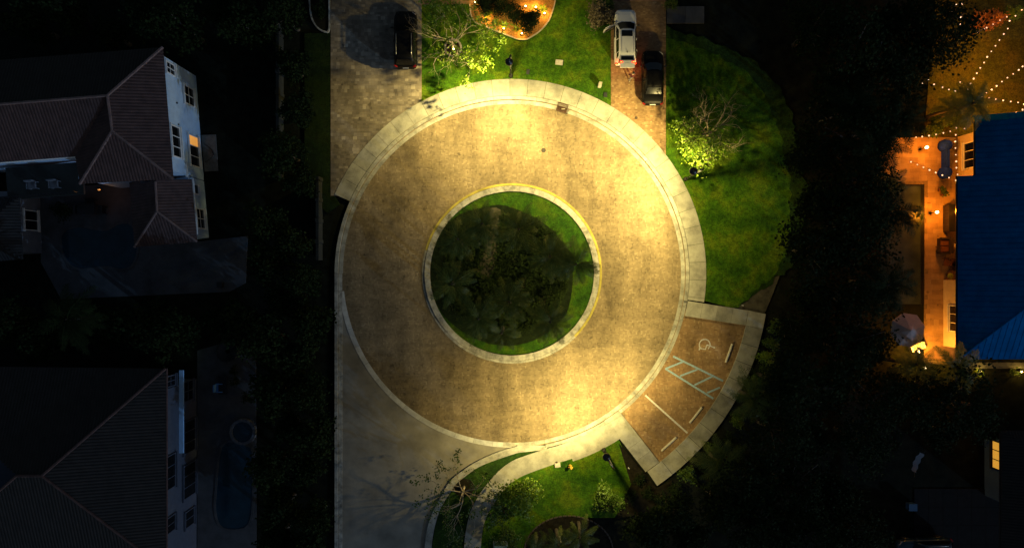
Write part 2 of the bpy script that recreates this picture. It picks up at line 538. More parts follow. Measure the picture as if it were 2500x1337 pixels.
# --- parking bay
bay = struct_root("parking_bay", "brown brick parking bay with blue hatching beside the circle", "parking bay")
MB().prism(ring_poly(430, 586, -12.0, -52.3, 2), -0.02, 0.044).build("paver_bed", M['joint'], bay)
def in_bay(x, y):
    r = np.hypot(x, y - CY) / K
    an = np.degrees(np.arctan2(y - CY, x))
    return (r > 430) & (r < 586) & (an < -11.7) & (an > -52.4)
rr, tt = herringbone(10, -20, 22, -3, 0.115, in_bay, seed=5)
brick_field("paver_bricks", rr, tt, M['bay'], bay, 0.02, 0.05)
def stripe(name, a, b, wpx, mat, z=0.057):
    A, B = Vector(P2(*a)), Vector(P2(*b))
    d = (B - A).normalized()
    nrm = Vector((-d.y, d.x)) * wpx * K / 2
    return MB().prism([A + nrm, A - nrm, B - nrm, B + nrm], 0.04, z).build(name, mat, bay)
stripe("parking_line", (1575, 964), (1678, 1056), 4.2, M['white'])
stripe("hatch_line", (1643, 869), (1765, 929), 4.6, M['blue_paint'])
stripe("hatch_line", (1624, 899), (1741, 972), 4.6, M['blue_paint'])
for a, b in (((1625, 899), (1668, 882)), ((1660, 917), (1702, 901)), ((1695, 939), (1743, 916)), ((1726, 958), (1757, 945))):
    stripe("hatch_line", a, b, 4.2, M['blue_paint'], 0.0605)
# wheelchair symbol: wheel arc, body strokes, head
sym = MB()
def stroke(a, b, w=2.2):
    A, B = Vector(P2(*a)), Vector(P2(*b))
    d = (B - A).normalized()
    nr = Vector((-d.y, d.x)) * w * K / 2
    sym.prism([A + nr - d * 0.02, A - nr - d * 0.02, B - nr + d * 0.02, B + nr + d * 0.02], 0.04, 0.058 + 0.0006 * (len(sym.f) % 5))
Z7 = lambda x, y: (1680 + x / 13.37, 800 + y / 13.37)
cx, cy = Z7(535, 545)
arc = [(cx + 13.2 * math.cos(R(t)), cy - 13.2 * math.sin(R(t))) for t in range(-5, 232, 14)]
for p, q in zip(arc, arc[1:]):
    stroke(p, q, 2.6)
for p, q in ((Z7(350, 720), Z7(370, 655)), (Z7(360, 660), Z7(555, 695)), (Z7(555, 695), Z7(615, 550)), (Z7(615, 550), Z7(850, 635)), (Z7(655, 680), Z7(695, 590))):
    stroke(p, q, 2.6)
hx, hy = P2(*Z7(845, 635))
sym.prism([(hx + 0.085 * math.cos(t * 0.6283), hy + 0.085 * math.sin(t * 0.6283)) for t in range(10)], 0.04, 0.0625)
sym.build("wheelchair_symbol", M['white'], bay)["label"] = "white painted wheelchair symbol"

# --- lawns
def lawn(name, poly_px, mat, label, z=0.10):
    return struct(name, MB().prism([P2(*p) for p in poly_px], -0.02, z), mat, label, "lawn")
def arc_px(r, a0, a1, n=24):
    return [(1250 + r * math.cos(R(a0 + (a1 - a0) * q / n)), 667 - r * math.sin(R(a0 + (a1 - a0) * q / n))) for q in range(n + 1)]
lawn("lawn", [(1030, 12), (1030, 270)] + arc_px(450, 119, 58, 20) + [(1491, 280), (1491, -60), (1356, -60), (1356, 4), (1340, 12)], M['grass'], "bright green lawn between the two paved driveways")
_r = random.Random(5)
_edge = smooth_line([(1722, 734), (1795, 748), (1840, 712), (1892, 668), (1922, 600), (1930, 490), (1912, 360), (1880, 260), (1830, 185), (1760, 140), (1690, 110), (1626, 95)], 70)
_mid = _edge[:4] + [(x + _r.uniform(-5, 5), y + _r.uniform(-4, 4)) for x, y in _edge[4:-1]] + _edge[-1:]
_out = [(1722, 734), (1800, 750)] + [(x + _r.uniform(22, 40) * min(1, max(0, (y - 95) / 120)) + 6, y - 20 + _r.uniform(-5, 5)) for x, y in _edge[8:-1]] + [(1626, 62)]
lawn("lawn", [(1626, 390)] + arc_px(450, 37, -8.7, 16) + _mid, M['grass'], "green lawn fading into darkness beside the half-bare tree")
lawn("lawn", [(1626, 392)] + arc_px(448, 37, -8.7, 16) + _out, M['grass_dark'], "dim grass margin painted to fade the eastern lawn into darkness", 0.085)  # added margin; the lawn's light fall-off is painted as darker grass
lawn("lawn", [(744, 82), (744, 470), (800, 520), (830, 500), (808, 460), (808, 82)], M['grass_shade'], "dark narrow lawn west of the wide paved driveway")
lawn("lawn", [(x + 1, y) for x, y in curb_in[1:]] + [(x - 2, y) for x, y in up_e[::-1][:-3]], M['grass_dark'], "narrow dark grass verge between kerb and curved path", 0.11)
lawn("lawn", [(x, y - 2) for x, y in lo_e] + [(1400, 1600), (1330, 1337), (1400, 1262), (1500, 1262), (1560, 1180), (1512, 1075)], M['grass'], "green lawn south of the bright curved path", 0.11)

# --- driveways
def ashlar(x0, x1, y0, y1, rows, keep, seed, lens):
    rs, out, ts = np.random.RandomState(seed), [], []
    y = y0
    while y < y1:
        h = rs.choice(rows)
        x = x0 - rs.uniform(0, lens[0])
        while x < x1 - 0.02:
            l = rs.uniform(lens[0], lens[-1])
            xe = x + l if x + l < x1 - 0.1 else x1
            if keep((x + xe) / 2, y + h / 2):
                out.append((max(x, x0) + 0.002, y + 0.002, xe - 0.002, y + h - 0.002)); ts.append(rs.beta(1.6, 2.6))
            x = xe
        y += h
    return out, ts
out_walk = lambda x, y: math.hypot(x, y - CY) > 16.15
dw = struct_root("driveway", "wide grey-brown paved driveway under the black SUV", "driveway")
poly = [P2(808, -60), P2(1030, -60), P2(1030, 300), P2(900, 380), P2(808, 480)]
MB().prism(poly, -0.02, 0.111).build("paver_bed", M['joint'], dw)
x0, y0 = P2(808, 478); x1, y1 = P2(1029.5, -50)
rr, tt = ashlar(x0, x1, y0, y1, [0.15, 0.22, 0.3], lambda x, y: out_walk(x, y), 11, [0.22, 0.3, 0.38])
brick_field("paver_bricks", rr, tt, M['drive'], dw, 0.08, 0.118)
dw2 = struct_root("driveway", "tan paved driveway holding the white SUV and black sedan", "driveway")
MB().prism([P2(1491, -60), P2(1625, -60), P2(1625, 390), P2(1491, 275)], -0.02, 0.111).build("paver_bed", M['joint'], dw2)
x0, y0 = P2(1491, 400); x1, y1 = P2(1625, 4)
rr, tt = ashlar(x0, x1, y0, y1, [0.11, 0.15], out_walk, 12, [0.15, 0.2, 0.24])
brick_field("paver_bricks", rr, tt, M['bay'], dw2, 0.08, 0.118)
MB().prism([P2(1489, 3.5), P2(1626, 3.5), P2(1626, -40), P2(1489, -40)], 0.08, 0.15).build("garage_threshold", plain("red_brown_threshold", (0.16, 0.09, 0.075), 0.8), dw2)
bw = struct_root("brick_path", "orange lit brick path at the top of the lawn", "path")
x0, y0 = P2(1030, 12); x1, y1 = P2(1166, -50)
MB().prism([(x0, y0), (x1, y0), (x1, y1), (x0, y1)], -0.02, 0.111).build("paver_bed", M['joint'], bw)
rr, tt = ashlar(x0, x1, y0, y1, [0.12], lambda x, y: True, 13, [0.24])
brick_field("paver_bricks", rr, tt, M['bay'], bw, 0.08, 0.118)
pad = struct_root("concrete_pad", "dim grey concrete pad beside the tan driveway", "pad")
for q in range(2):
    MB().prism([P2(1627 + q * 46, 17), P2(1672.5 + q * 46, 17), P2(1672.5 + q * 46, 58), P2(1627 + q * 46, 58)], -0.02, 0.115).build("pad_slab", M['deck'], pad)

# ================================================================== island
isl = struct_root("island_kerb", "round concrete kerb with worn yellow edge around the palm island", "kerb")
NI = 24
for q in range(NI):
    a0, a1 = q * 360 / NI, (q + 1) * 360 / NI
    MB().prism(ring_poly(199.5, 213.0, a0, a1 - 0.12, 2.5), 0.0, 0.19).build("kerb_stone", M['kerb_old'], isl)
    yel = M['yellow'] if (a0 < 165 or a0 > 300) else M['kerb_old']
    MB().prism(ring_poly(214.2, 219.5, a0, a1 - 0.12, 2.5), 0.0, 0.085).build("kerb_edge", yel, isl)
ip = [pol(204, a) for a in range(0, 360, 5)]
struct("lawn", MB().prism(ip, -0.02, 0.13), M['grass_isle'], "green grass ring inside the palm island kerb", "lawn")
bed_px = [(1165, 510), (1220, 500), (1262, 512), (1300, 528), (1340, 555), (1372, 590), (1392, 620), (1398, 690), (1385, 760), (1365, 785), (1320, 822), (1260, 842), (1195, 838), (1135, 812), (1080, 765), (1052, 700), (1050, 640), (1066, 585), (1100, 540), (1135, 518)]
struct("planting_bed", MB().prism([P2(*p) for p in smooth_line(bed_px + [bed_px[0]], 60)[:-1]], 0.0, 0.155), plain("mossy_soil", (0.010, 0.018, 0.006), 0.95, 0.6, 3.0, bmp=0.7, spec=0.1), "dark mossy bed in the middle of the palm island", "planting bed")
struct("worn_path", MB().prism([P2(*p) for p in smooth_line([(1198, 508), (1222, 512), (1219, 560), (1213, 620), (1203, 668), (1180, 680), (1165, 665), (1180, 620), (1190, 560), (1198, 508)], 30)[:-1]], 0.1, 0.159), plain("dry_dirt", (0.07, 0.066, 0.04), 0.95, 0.4, 3.0), "pale worn dirt strip crossing the island bed", "path")

gc = MB()
_rs = random.Random(77)
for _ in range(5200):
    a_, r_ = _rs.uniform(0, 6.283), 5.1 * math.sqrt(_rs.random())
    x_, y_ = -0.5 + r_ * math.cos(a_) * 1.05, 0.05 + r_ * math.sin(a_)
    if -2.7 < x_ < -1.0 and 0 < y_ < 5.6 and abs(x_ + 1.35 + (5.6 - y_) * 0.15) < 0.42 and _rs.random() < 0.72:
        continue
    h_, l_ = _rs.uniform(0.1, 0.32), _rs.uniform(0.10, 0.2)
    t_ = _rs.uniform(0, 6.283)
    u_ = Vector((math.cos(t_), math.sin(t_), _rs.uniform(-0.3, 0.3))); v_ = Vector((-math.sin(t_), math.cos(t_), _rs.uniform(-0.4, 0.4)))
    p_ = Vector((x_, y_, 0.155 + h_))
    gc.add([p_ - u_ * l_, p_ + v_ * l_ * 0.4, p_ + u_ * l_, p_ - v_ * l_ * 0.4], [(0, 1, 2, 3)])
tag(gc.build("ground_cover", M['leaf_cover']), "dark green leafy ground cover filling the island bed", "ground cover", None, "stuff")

# ================================================================== street lamps
def throw_optics(d):
    """the luminaire's own photometry: full cut-off above, more candela forward (+X) and out towards the cut-off angle"""
    d.use_nodes = True
    nt = d.node_tree
    N, L = nt.nodes, nt.links
    def mth(op, *a, clamp=False):
        n = N.new("ShaderNodeMath"); n.operation = op; n.use_clamp = clamp
        for i, v in enumerate(a):
            if isinstance(v, (int, float)): n.inputs[i].default_value = v
            else: L.new(v, n.inputs[i])
        return n.outputs[0]
    def sstep(v, lo, hi, a=0.0, b=1.0):
        n = N.new("ShaderNodeMapRange"); n.interpolation_type = 'SMOOTHSTEP'
        for i, x in enumerate((lo, hi, a, b)): n.inputs[1 + i].default_value = x
        L.new(v, n.inputs[0])
        return n.outputs[0]
    tc = N.new("ShaderNodeTexCoord"); sx = N.new("ShaderNodeSeparateXYZ")
    L.new(tc.outputs["Normal"], sx.inputs[0])
    c = mth('MULTIPLY', sx.outputs["Z"], -1.0)
    T = mth('DIVIDE', 0.62, mth('ADD', mth('MULTIPLY', c, c), 0.26))
    T = mth('MULTIPLY', T, mth('MAXIMUM', sstep(c, 0.14, 0.63), sstep(c, -0.03, 0.03, 0.0, 0.035)))
    T = mth('MULTIPLY', T, sstep(sx.outputs["X"], -0.3, 0.6, 0.19, 1.35))
    L.new(T, N["Emission"].inputs["Strength"])

def street_lamp(base_px, head_px, label, power):
    b = W(*base_px, 0.0); h = W(*head_px, 5.6)
    rz = math.atan2(h.y - b.y, h.x - b.x)
    t = thing("street_lamp", label, "street lamp", (b.x, b.y, 0.10), rz, "street lamps round the turning circle")
    arm = max(0.45, math.hypot(h.x - b.x, h.y - b.y))
    MB().lathe([(0.20, 0), (0.20, 0.10), (0.165, 0.16), (0.15, 0.55), (0.125, 0.62), (0.11, 0.7)], n=16).build("base", M['black'], t, True)
    MB().lathe([(0.10, 0.65), (0.085, 3.0), (0.07, 5.55), (0.085, 5.6), (0.085, 5.68), (0.05, 5.78), (0.02, 5.9)], n=14).build("pole", M['gloss_black'], t, True)
    pts = [(0.0, 0, 5.5)] + [(arm * (1 - math.cos(R(x))) * 0.98, 0, 5.5 + 0.42 * math.sin(R(x))) for x in (25, 50, 75)] + [(arm, 0, 5.92), (arm, 0, 5.80)]
    MB().tube([(0, -0.035, 5.62)] + [(p[0], -0.035, p[2] + 0.05) for p in pts[1:]], 0.03, 8).build("arm", M['gloss_black'], t, True)
    MB().tube([(0, 0.035, 5.62)] + [(p[0], 0.035, p[2] + 0.05) for p in pts[1:]], 0.03, 8).build("arm", M['gloss_black'], t, True)
    fx = MB().lathe([(0.30, 5.44), (0.315, 5.47), (0.315, 5.52), (0.28, 5.60), (0.17, 5.68), (0.09, 5.72), (0.075, 5.86)], (arm, 0, 0), 24).build("lamp_head", M['black'], t, True)
    MB().lathe([(0.24, 5.425), (0.285, 5.437)], (arm, 0, 0), 24).build("lens", M['lens'], fx)
    d = bpy.data.lights.new("lamp_light", 'POINT')
    d.energy = power
    d.color = LAMP_WARM
    d.shadow_soft_size = 0.10
    throw_optics(d)
    o = bpy.data.objects.new("lamp_light", d)
    col.objects.link(o)
    o.parent = t
    o.location = (arm, 0, 5.30)
    return t
M['gloss_black'] = plain("gloss_black_paint", (0.02, 0.02, 0.021), 0.22, 0.1, 5.0)
M['lens'] = emit("lamp_lens", (1.0, 0.85, 0.5), 6.0)
street_lamp((1247, 187), (1243, 150), "black street lamp on the lawn north of the circle, by the small leafy tree", 14500)
street_lamp((1672, 438), (1693, 418), "black street lamp below the half-bare tree on the eastern lawn", 14500)
street_lamp((1474, 1097), (1481, 1115), "black street lamp on the grass beside the parking bay corner", 12500)

# ================================================================== plants
def leaf_cloud(mb, centres, per, spread, size, rs, flat=0.6):
    """leaf-sized kite faces scattered round the given centres"""
    for c in centres:
        for _ in range(per):
            d = Vector((rs.gauss(0, 1), rs.gauss(0, 1), rs.gauss(0, 1) * 0.8))
            p = Vector(c) + d * spread * 0.55
            up = Vector((rs.gauss(0, 1) * flat, rs.gauss(0, 1) * flat, 1)).normalized()
            a = up.cross(Vector((rs.gauss(0, 1), rs.gauss(0, 1), rs.gauss(0, 0.4)))).normalized()
            b = up.cross(a)
            l = size * rs.uniform(0.6, 1.3)
            w = l * 0.34
            mb.add([p - a * l * 0.5, p + b * w - up * 0.02, p + a * l * 0.5, p - b * w - up * 0.02], [(0, 1, 2, 3)])

def grow(rs, wood, base, d, length, rad, depth, tips, bend=0.25, nseg=4, kids=(2, 3), up=0.12, shrink=0.62):
    pts, rads = [Vector(base)], [rad]
    d = Vector(d).normalized()
    for q in range(nseg):
        d = (d + Vector((rs.gauss(0, bend), rs.gauss(0, bend), rs.gauss(0, bend * 0.6) + up))).normalized()
        pts.append(pts[-1] + d * length / nseg)
        rads.append(rad * (1 - 0.62 * (q + 1) / nseg))
    wood.tube(pts, rads, 6 if rad > 0.04 else 4, cap=False)
    if depth <= 0:
        tips.append(pts[-1]); tips.append(pts[-2])
        return
    for q in range(1, nseg + 1):
        for _ in range(rs.randint(*kids) if q == nseg else (1 if rs.random() < 0.75 else 0)):
            t = (pts[q] - pts[q - 1]).normalized()
            side = t.cross(Vector((rs.gauss(0, 1), rs.gauss(0, 1), rs.gauss(0, 1)))).normalized()
            nd = (t * rs.uniform(0.4, 0.9) + side * rs.uniform(0.5, 1.0) + Vector((0, 0, 0.05)))
            grow(rs, wood, pts[q], nd, length * shrink * rs.uniform(0.75, 1.15), rads[q] * 0.72, depth - 1, tips, bend, nseg, kids, up, shrink)

def limb_tree(name, label, base, H, spread, seed, leaf_test, leaf_m, per, lsize, lspread, bark='bark', limbs=7, trunk_r=0.11, depth=2, group=None, cat="tree", elev=(0.15, 0.8)):
    """tree whose limbs show: trunk, forking limbs, twigs, leaves where leaf_test(local tip) says"""
    rs = random.Random(seed)
    t = thing(name, label, cat, base, 0, group)
    wood = MB()
    fork = H * 0.42
    tp = [(0, 0, 0), (0.03, 0.02, fork * 0.4), (0.05, -0.03, fork * 0.75), (0.02, 0.0, fork)]
    wood.tube(tp, [trunk_r * 1.5, trunk_r * 1.1, trunk_r, trunk_r * 0.92], 8)
    tips = []
    for q in range(limbs):
        az = 2 * math.pi * (q + rs.uniform(-0.3, 0.3)) / limbs
        e = rs.uniform(*elev)
        d = (math.cos(az), math.sin(az), e)
        grow(rs, wood, (0.02, 0, fork * rs.uniform(0.82, 1.0)), d, spread * rs.uniform(0.55, 0.72), trunk_r * 0.5, depth, tips)
    wood.build("trunk", M[bark], t, True)
    lv = MB()
    cs = [p for p in tips if leaf_test(p, rs)]
    leaf_cloud(lv, cs, per, lspread, lsize, rs)
    if lv.f:
        lv.build("crown", M[leaf_m], t)
    return t

def dense_crown(rs, rx, ry, rz, zc, clumps, per, size, spread):
    lv = MB()
    cs = []
    for _ in range(clumps):
        v = Vector((rs.gauss(0, 1), rs.gauss(0, 1), rs.gauss(0, 1))).normalized() * (rs.uniform(0.35, 1.0) ** 0.5)
        lump = 0.78 + 0.30 * math.sin(3 * math.atan2(v.y, v.x) + rx * 7) + rs.uniform(-0.1, 0.1)
        cs.append((v.x * rx * lump, v.y * ry * lump, zc + v.z * rz * (0.8 + 0.2 * lump)))
    leaf_cloud(lv, cs, per, spread, size, rs, 0.8)
    return lv, cs

def dense_tree(name, label, base, H, rad, seed, leaf_m, group=None, clumps=90, per=24, size=0.24, cat="tree", bark='bark_dark'):
    rs = random.Random(seed)
    t = thing(name, label, cat, base, 0, group)
    rz = H * 0.32
    lv, cs = dense_crown(rs, rad, rad * rs.uniform(0.85, 1.1), rz, H - rz, clumps, per, size, rad * 0.22 + 0.1)
    wood = MB()
    wood.tube([(0, 0, 0), (0.05, 0.03, H * 0.3), (0, 0, H * 0.55)], [0.2, 0.15, 0.11], 7)
    for c in cs[:: max(1, len(cs) // 9)]:
        s = Vector((0, 0, H * 0.42))
        m = s.lerp(Vector(c), 0.5) + Vector((0, 0, 0.2))
        wood.tube([s, m, c], [0.09, 0.06, 0.03], 5, cap=False)
    wood.build("trunk", M[bark], t, True)
    lv.build("crown", M[leaf_m], t)
    return t

def shrub(name, label, base, rx, ry, h, seed, leaf_m, clumps=28, per=26, size=0.13, group=None, cat="shrub"):
    rs = random.Random(seed)
    t = thing(name, label, cat, base, 0, group)
    lv, cs = dense_crown(rs, rx, ry, h * 0.5, h * 0.52, clumps, per, size, min(rx, ry) * 0.3 + 0.06)
    lv.v = [(x, y, max(0.02, z)) for x, y, z in lv.v]
    st = MB()
    for c in cs[:: max(1, len(cs) // 6)]:
        st.tube([(c[0] * 0.15, c[1] * 0.15, 0), (c[0] * 0.6, c[1] * 0.6, max(0.1, c[2] * 0.6)), (c[0], c[1], max(0.12, c[2]))], [0.025, 0.018, 0.01], 4, cap=False)
    st.build("stem", M['bark_dark'], t)
    lv.build("foliage", M[leaf_m], t)
    return t

def frond_mesh(seed, L=2.3, droop=0.75, pairs=28, lw=0.55, mat='palm'):
    rs = random.Random(seed)
    mb = MB()
    pts = []
    for q in range(9):
        s = q / 8
        pts.append(Vector((L * (s * 0.95), 0.06 * math.sin(s * 3), L * (0.42 * s - droop * s * s * 0.95))))
    mb.tube(pts, [0.03 * (1 - 0.85 * q / 8) + 0.004 for q in range(9)], 4)
    for q in range(pairs):
        s = 0.1 + 0.88 * q / (pairs - 1)
        i = min(7, int(s * 8)); f = s * 8 - i
        p = pts[i].lerp(pts[i + 1], f)
        t = (pts[i + 1] - pts[i]).normalized()
        ll = lw * (math.sin(math.pi * (0.12 + 0.84 * s)) ** 0.6) * rs.uniform(0.85, 1.1)
        for sd in (-1, 1):
            side = Vector((0, sd, 0))
            dr = (side * 0.82 + t * 0.6 + Vector((0, 0, rs.uniform(-0.55, 0.1)))).normalized()
            e = p + dr * ll
            w = t * 0.027
            mid = p.lerp(e, 0.5) + Vector((0, 0, 0.03))
            mb.add([p - w * 0.6, mid - w, e, mid + w, p + w * 0.6], [(0, 1, 2, 3, 4)])
    return mb.mesh("frond", M[mat])
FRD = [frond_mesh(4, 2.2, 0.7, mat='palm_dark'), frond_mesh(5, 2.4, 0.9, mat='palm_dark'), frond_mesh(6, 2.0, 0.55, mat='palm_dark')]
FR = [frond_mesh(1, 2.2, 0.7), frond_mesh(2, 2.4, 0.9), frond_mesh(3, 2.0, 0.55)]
def trunk_mesh(h, r=0.13, lean=0.2):
    mb = MB()
    pts, rad = [], []
    n = 10
    for q in range(n + 1):
        s = q / n
        pts.append((lean * s * s, 0, h * s))
        rad.append(r * (1.35 - 0.5 * s) * (1.06 if q % 2 else 0.97))
    mb.tube(pts, rad, 8)
    mb.lathe([(r * 0.9, h - 0.05), (r * 1.0, h + 0.15), (r * 0.55, h + 0.45), (0.02, h + 0.6)], (lean, 0, 0), 7)
    return mb.mesh("trunk", M['bark_dark'], True)
TR = {}
def palm(label, base, h, seed, n=14, scale=1.0, group=None, name="palm_tree", fr=None):
    rs = random.Random(seed)
    t = thing(name, label, "palm", base, rs.uniform(0, 6.28), group)
    key = round(h * 2) / 2
    if key not in TR:
        TR[key] = trunk_mesh(key)
    link("trunk", TR[key], t)
    off = rs.uniform(0, 6)
    for q in range(n):
        a = off + q * 2.39996
        tier = q / n
        pitch = R(38) - R(80) * (1 - tier) * 0.75
        link("frond", (fr or FR)[q % 3], t, (0.2, 0, key + 0.25 + 0.12 * tier), (0, -pitch * 0.8 + rs.uniform(-0.12, 0.12), a + rs.uniform(-0.2, 0.2)), [scale * rs.uniform(0.8, 1.08)] * 3)
    return t

# --- island palms (crown positions measured at crown height)
ipalms = [((1401, 650), 5.0, "palm on the eastern rim of the island, fronds over the kerb"),
          ((1348, 782), 4.5, "palm at the south-east of the island, frond tip crossing the kerb"),
          ((1165, 782), 4.0, "palm at the south-west of the island bed"),
          ((1098, 692), 4.0, "palm near the western kerb of the island"),
          ((1172, 545), 4.0, "palm at the north-west of the island beside the worn dirt strip"),
          ((1262, 556), 4.0, "palm at the northern part of the island bed"),
          ((1226, 806), 3.0, "small palm at the southern rim of the island bed"),
          ((1243, 742), 3.5, "palm just south of the island's centre"),
          ((1338, 630), 4.5, "palm inside the island west of the rim palm"),
          ((1120, 590), 3.5, "dark palm at the western side of the island bed")]
for q, ((px, py), h, lab) in enumerate(ipalms):
    b = W(px, py, h)
    palm(lab, (b.x, b.y, 0.14), h, 100 + q, 15 if h > 3 else 11, 0.98 if h > 3.2 else 0.75, "palms on the island")
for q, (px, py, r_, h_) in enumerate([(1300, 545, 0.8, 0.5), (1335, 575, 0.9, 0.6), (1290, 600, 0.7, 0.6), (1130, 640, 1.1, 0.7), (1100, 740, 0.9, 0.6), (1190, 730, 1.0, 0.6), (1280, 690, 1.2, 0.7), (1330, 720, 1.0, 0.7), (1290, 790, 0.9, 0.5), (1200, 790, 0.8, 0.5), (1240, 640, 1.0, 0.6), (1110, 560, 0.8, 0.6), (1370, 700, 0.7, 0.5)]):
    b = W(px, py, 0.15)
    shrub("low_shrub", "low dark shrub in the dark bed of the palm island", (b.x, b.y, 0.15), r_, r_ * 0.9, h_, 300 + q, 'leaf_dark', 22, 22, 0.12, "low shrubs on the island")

# --- tree in the stone ring, north lawn
b = W(1106, 117, 0.10)
def t_ring(p, rs):
    return p.x > -2.1 and not (p.y < -2.2 and p.x < 0.8) and (p.y > 0.9 and p.x < 0.6) or p.x > -1.6 and ((p.x > 1.2 and p.y < 1.0 and rs.random() < 0.9) or (p.y > -2.0 and rs.random() < 0.4))
limb_tree("lawn_tree", "small thin leafy tree lit from below inside a ring of stones", (b.x, b.y, 0.1), 3.2, 4.2, 24, t_ring, 'leaf', 12, 0.19, 0.36, 'bark', 8, 0.10, 2, elev=(0.05, 0.45))
ring = thing("stone_ring", "round ring of pale stones around the lit tree trunk", "stone ring", (b.x, b.y, 0.1))
for q in range(22):
    a = 2 * math.pi * q / 22
    MB().box((0.68 * math.cos(a), 0.68 * math.sin(a), 0.05), (0.17, 0.16, 0.14), a + rnd.uniform(-0.15, 0.15), taper=0.85).build("stone", M['stone'], ring)
MB().lathe([(0.62, 0.0), (0.6, 0.03)], n=22).build("mulch", M['mulch'], ring)

def uplight(px, py, label, e, color=(1.0, 0.5, 0.10), aim=None, z=0.12, glow=True, cone=None):
    p = W(px, py, z)
    t = thing("landscape_light", label, "garden light", (p.x, p.y, z), 0, "low garden lights")
    MB().lathe([(0.05, 0.0), (0.05, 0.1), (0.075, 0.12), (0.085, 0.24), (0.07, 0.25)], n=10).build("housing", M['black'], t, True)
    MB().lathe([(0.068, 0.252), (0.05, 0.275), (0.02, 0.285)], n=10).build("lens", M['bulb_warm'], t)
    d = bpy.data.lights.new("garden_glow", 'POINT')
    d.energy = e; d.color = color; d.shadow_soft_size = 0.05
    o = bpy.data.objects.new("garden_glow", d); col.objects.link(o); o.parent = t; o.location = (0, 0, 0.42)
    return t
M['bulb_warm'] = emit("warm_bulb", (1.0, 0.72, 0.32), 14.0)
M['bulb_white'] = emit("string_bulb", (1.0, 0.66, 0.40), 1.5)
uplight(1108, 122, "small uplight at the foot of the tree in the stone ring", 12, (1.0, 0.62, 0.3))

# --- half-bare tree on the eastern lawn
b = W(1718, 335, 0.1)
def t_bare(p, rs):
    return (p.y < -0.5 and p.x < 0.9 and rs.random() < 0.9) or (p.x < -1.6 and p.y < 0.6)
limb_tree("half_bare_tree", "half-bare tree with leaves only on its lower west side", (b.x, b.y, 0.1), 4.4, 3.6, 33, t_bare, 'leaf', 8, 0.18, 0.5, 'bark', 13, 0.13, 2, elev=(0.05, 0.7))

# --- tree on the verge at the bottom
b = W(1132, 1188, 0.11)
limb_tree("verge_tree", "sparse tree with pale forked limbs on the verge beside the kerb", (b.x, b.y, 0.11), 3.6, 4.0, 45, lambda p, rs: rs.random() < 0.6, 'leaf_mid', 6, 0.17, 0.24, 'bark', 7, 0.10, 2, elev=(0.05, 0.45))
struct("planting_bed", MB().prism([P2(1132 + 26 * math.cos(q * 0.35), 1188 + 22 * math.sin(q * 0.35)) for q in range(18)], 0.05, 0.118), M['mulch'], "dark mulch patch around the verge tree trunk", "planting bed")

def at_crown(px, py, z):
    p = W(px, py, z)
    return (p.x, p.y, 0.1)
dense_tree("leafy_tree", "large leafy tree over the path's inner lawn, lit on one side", at_crown(1272, 1215, 3.6), 4.6, 1.75, 51, 'leaf', None, 100, 26, 0.21)
dense_tree("leafy_tree", "smaller round leafy tree southwest of the bay corner lamp", at_crown(1482, 1222, 3.0), 4.0, 1.25, 52, 'leaf_mid', None, 75, 26, 0.19)
dense_tree("leafy_tree", "dim leafy tree overhanging the curved path from the dark lawn", at_crown(1225, 1250, 3.0), 3.8, 1.2, 53, 'leaf_mid', None, 40, 20, 0.18)
# transformer box with shrub round it
b = W(1222, 1334, 0.0)
tb = thing("transformer_box", "pale green steel utility cabinet half hidden by a shrub", "utility box", (b.x, b.y, 0.1))
MB().box((0, 0, 0.05), (1.25, 1.15, 0.1)).build("plinth", M['palebox'], tb)
MB().box((0, 0, 0.52), (1.05, 0.95, 0.84), taper=0.97).build("cabinet", M['transformer'], tb)
MB().box((0, 0, 0.965), (1.1, 1.0, 0.05)).build("lid", M['transformer'], tb)
for q in (-1, 1):
    MB().box((q * 0.26, -0.485, 0.5), (0.46, 0.03, 0.7)).build("door", M['transformer'], tb)
shrub("shrub", "green shrub wrapped round the pale utility cabinet", (W(1240, 1306, 0.8).x, W(1240, 1306, 0.8).y, 0.1), 1.25, 0.75, 1.4, 61, 'leaf_mid', 34, 26, 0.13)
shrub("shrub", "low shrub east of the pale utility cabinet", at_crown(1252, 1330, 0.8), 0.45, 0.9, 1.2, 62, 'leaf_mid', 22, 24, 0.13)
# round bed at the bottom edge
struct("planting_bed", MB().prism([P2(1388 + 108 * math.cos(q * 0.2094), 1345 + 88 * math.sin(q * 0.2094)) for q in range(30)], 0.0, 0.122), M['mulch'], "round dark planting bed at the lower edge of the lawn", "planting bed")
edge = thing("bed_edging", "thin pale stone edging around the round lower planting bed", "edging")
for q in range(30):
    a0 = R(5 + q * 6)
    px, py = 1388 + 108 * math.cos(a0), 1345 - 88 * math.sin(a0)
    x, y = P2(px, py)
    MB().box((x, y, 0.12), (0.12, 0.34, 0.12), a0, taper=0.8).build("edging_stone", M['bark_dark'], edge)
for q, (px, py, h, lab) in enumerate([(1362, 1318, 2.5, "small palm in the round lower bed beside the pale post"), (1420, 1305, 3.0, "palm with a yellowed frond in the round lower bed"), (1310, 1335, 2.5, "palm at the western side of the round lower bed")]):
    b = W(px, py, h)
    palm(lab, (b.x, b.y, 0.12), h, 140 + q, 10, 0.75, "palms in the round lower bed")
b = W(1366, 1310, 0.1)
po = thing("marker_post", "short pale post standing in the round lower bed", "post", (b.x, b.y, 0.1))
MB().lathe([(0.09, 0), (0.085, 1.2), (0.06, 1.25)], n=10).build("shaft", M['palebox'], po, True)
MB().lathe([(0.12, 0), (0.12, 0.06)], n=10).build("foot", M['palebox'], po)

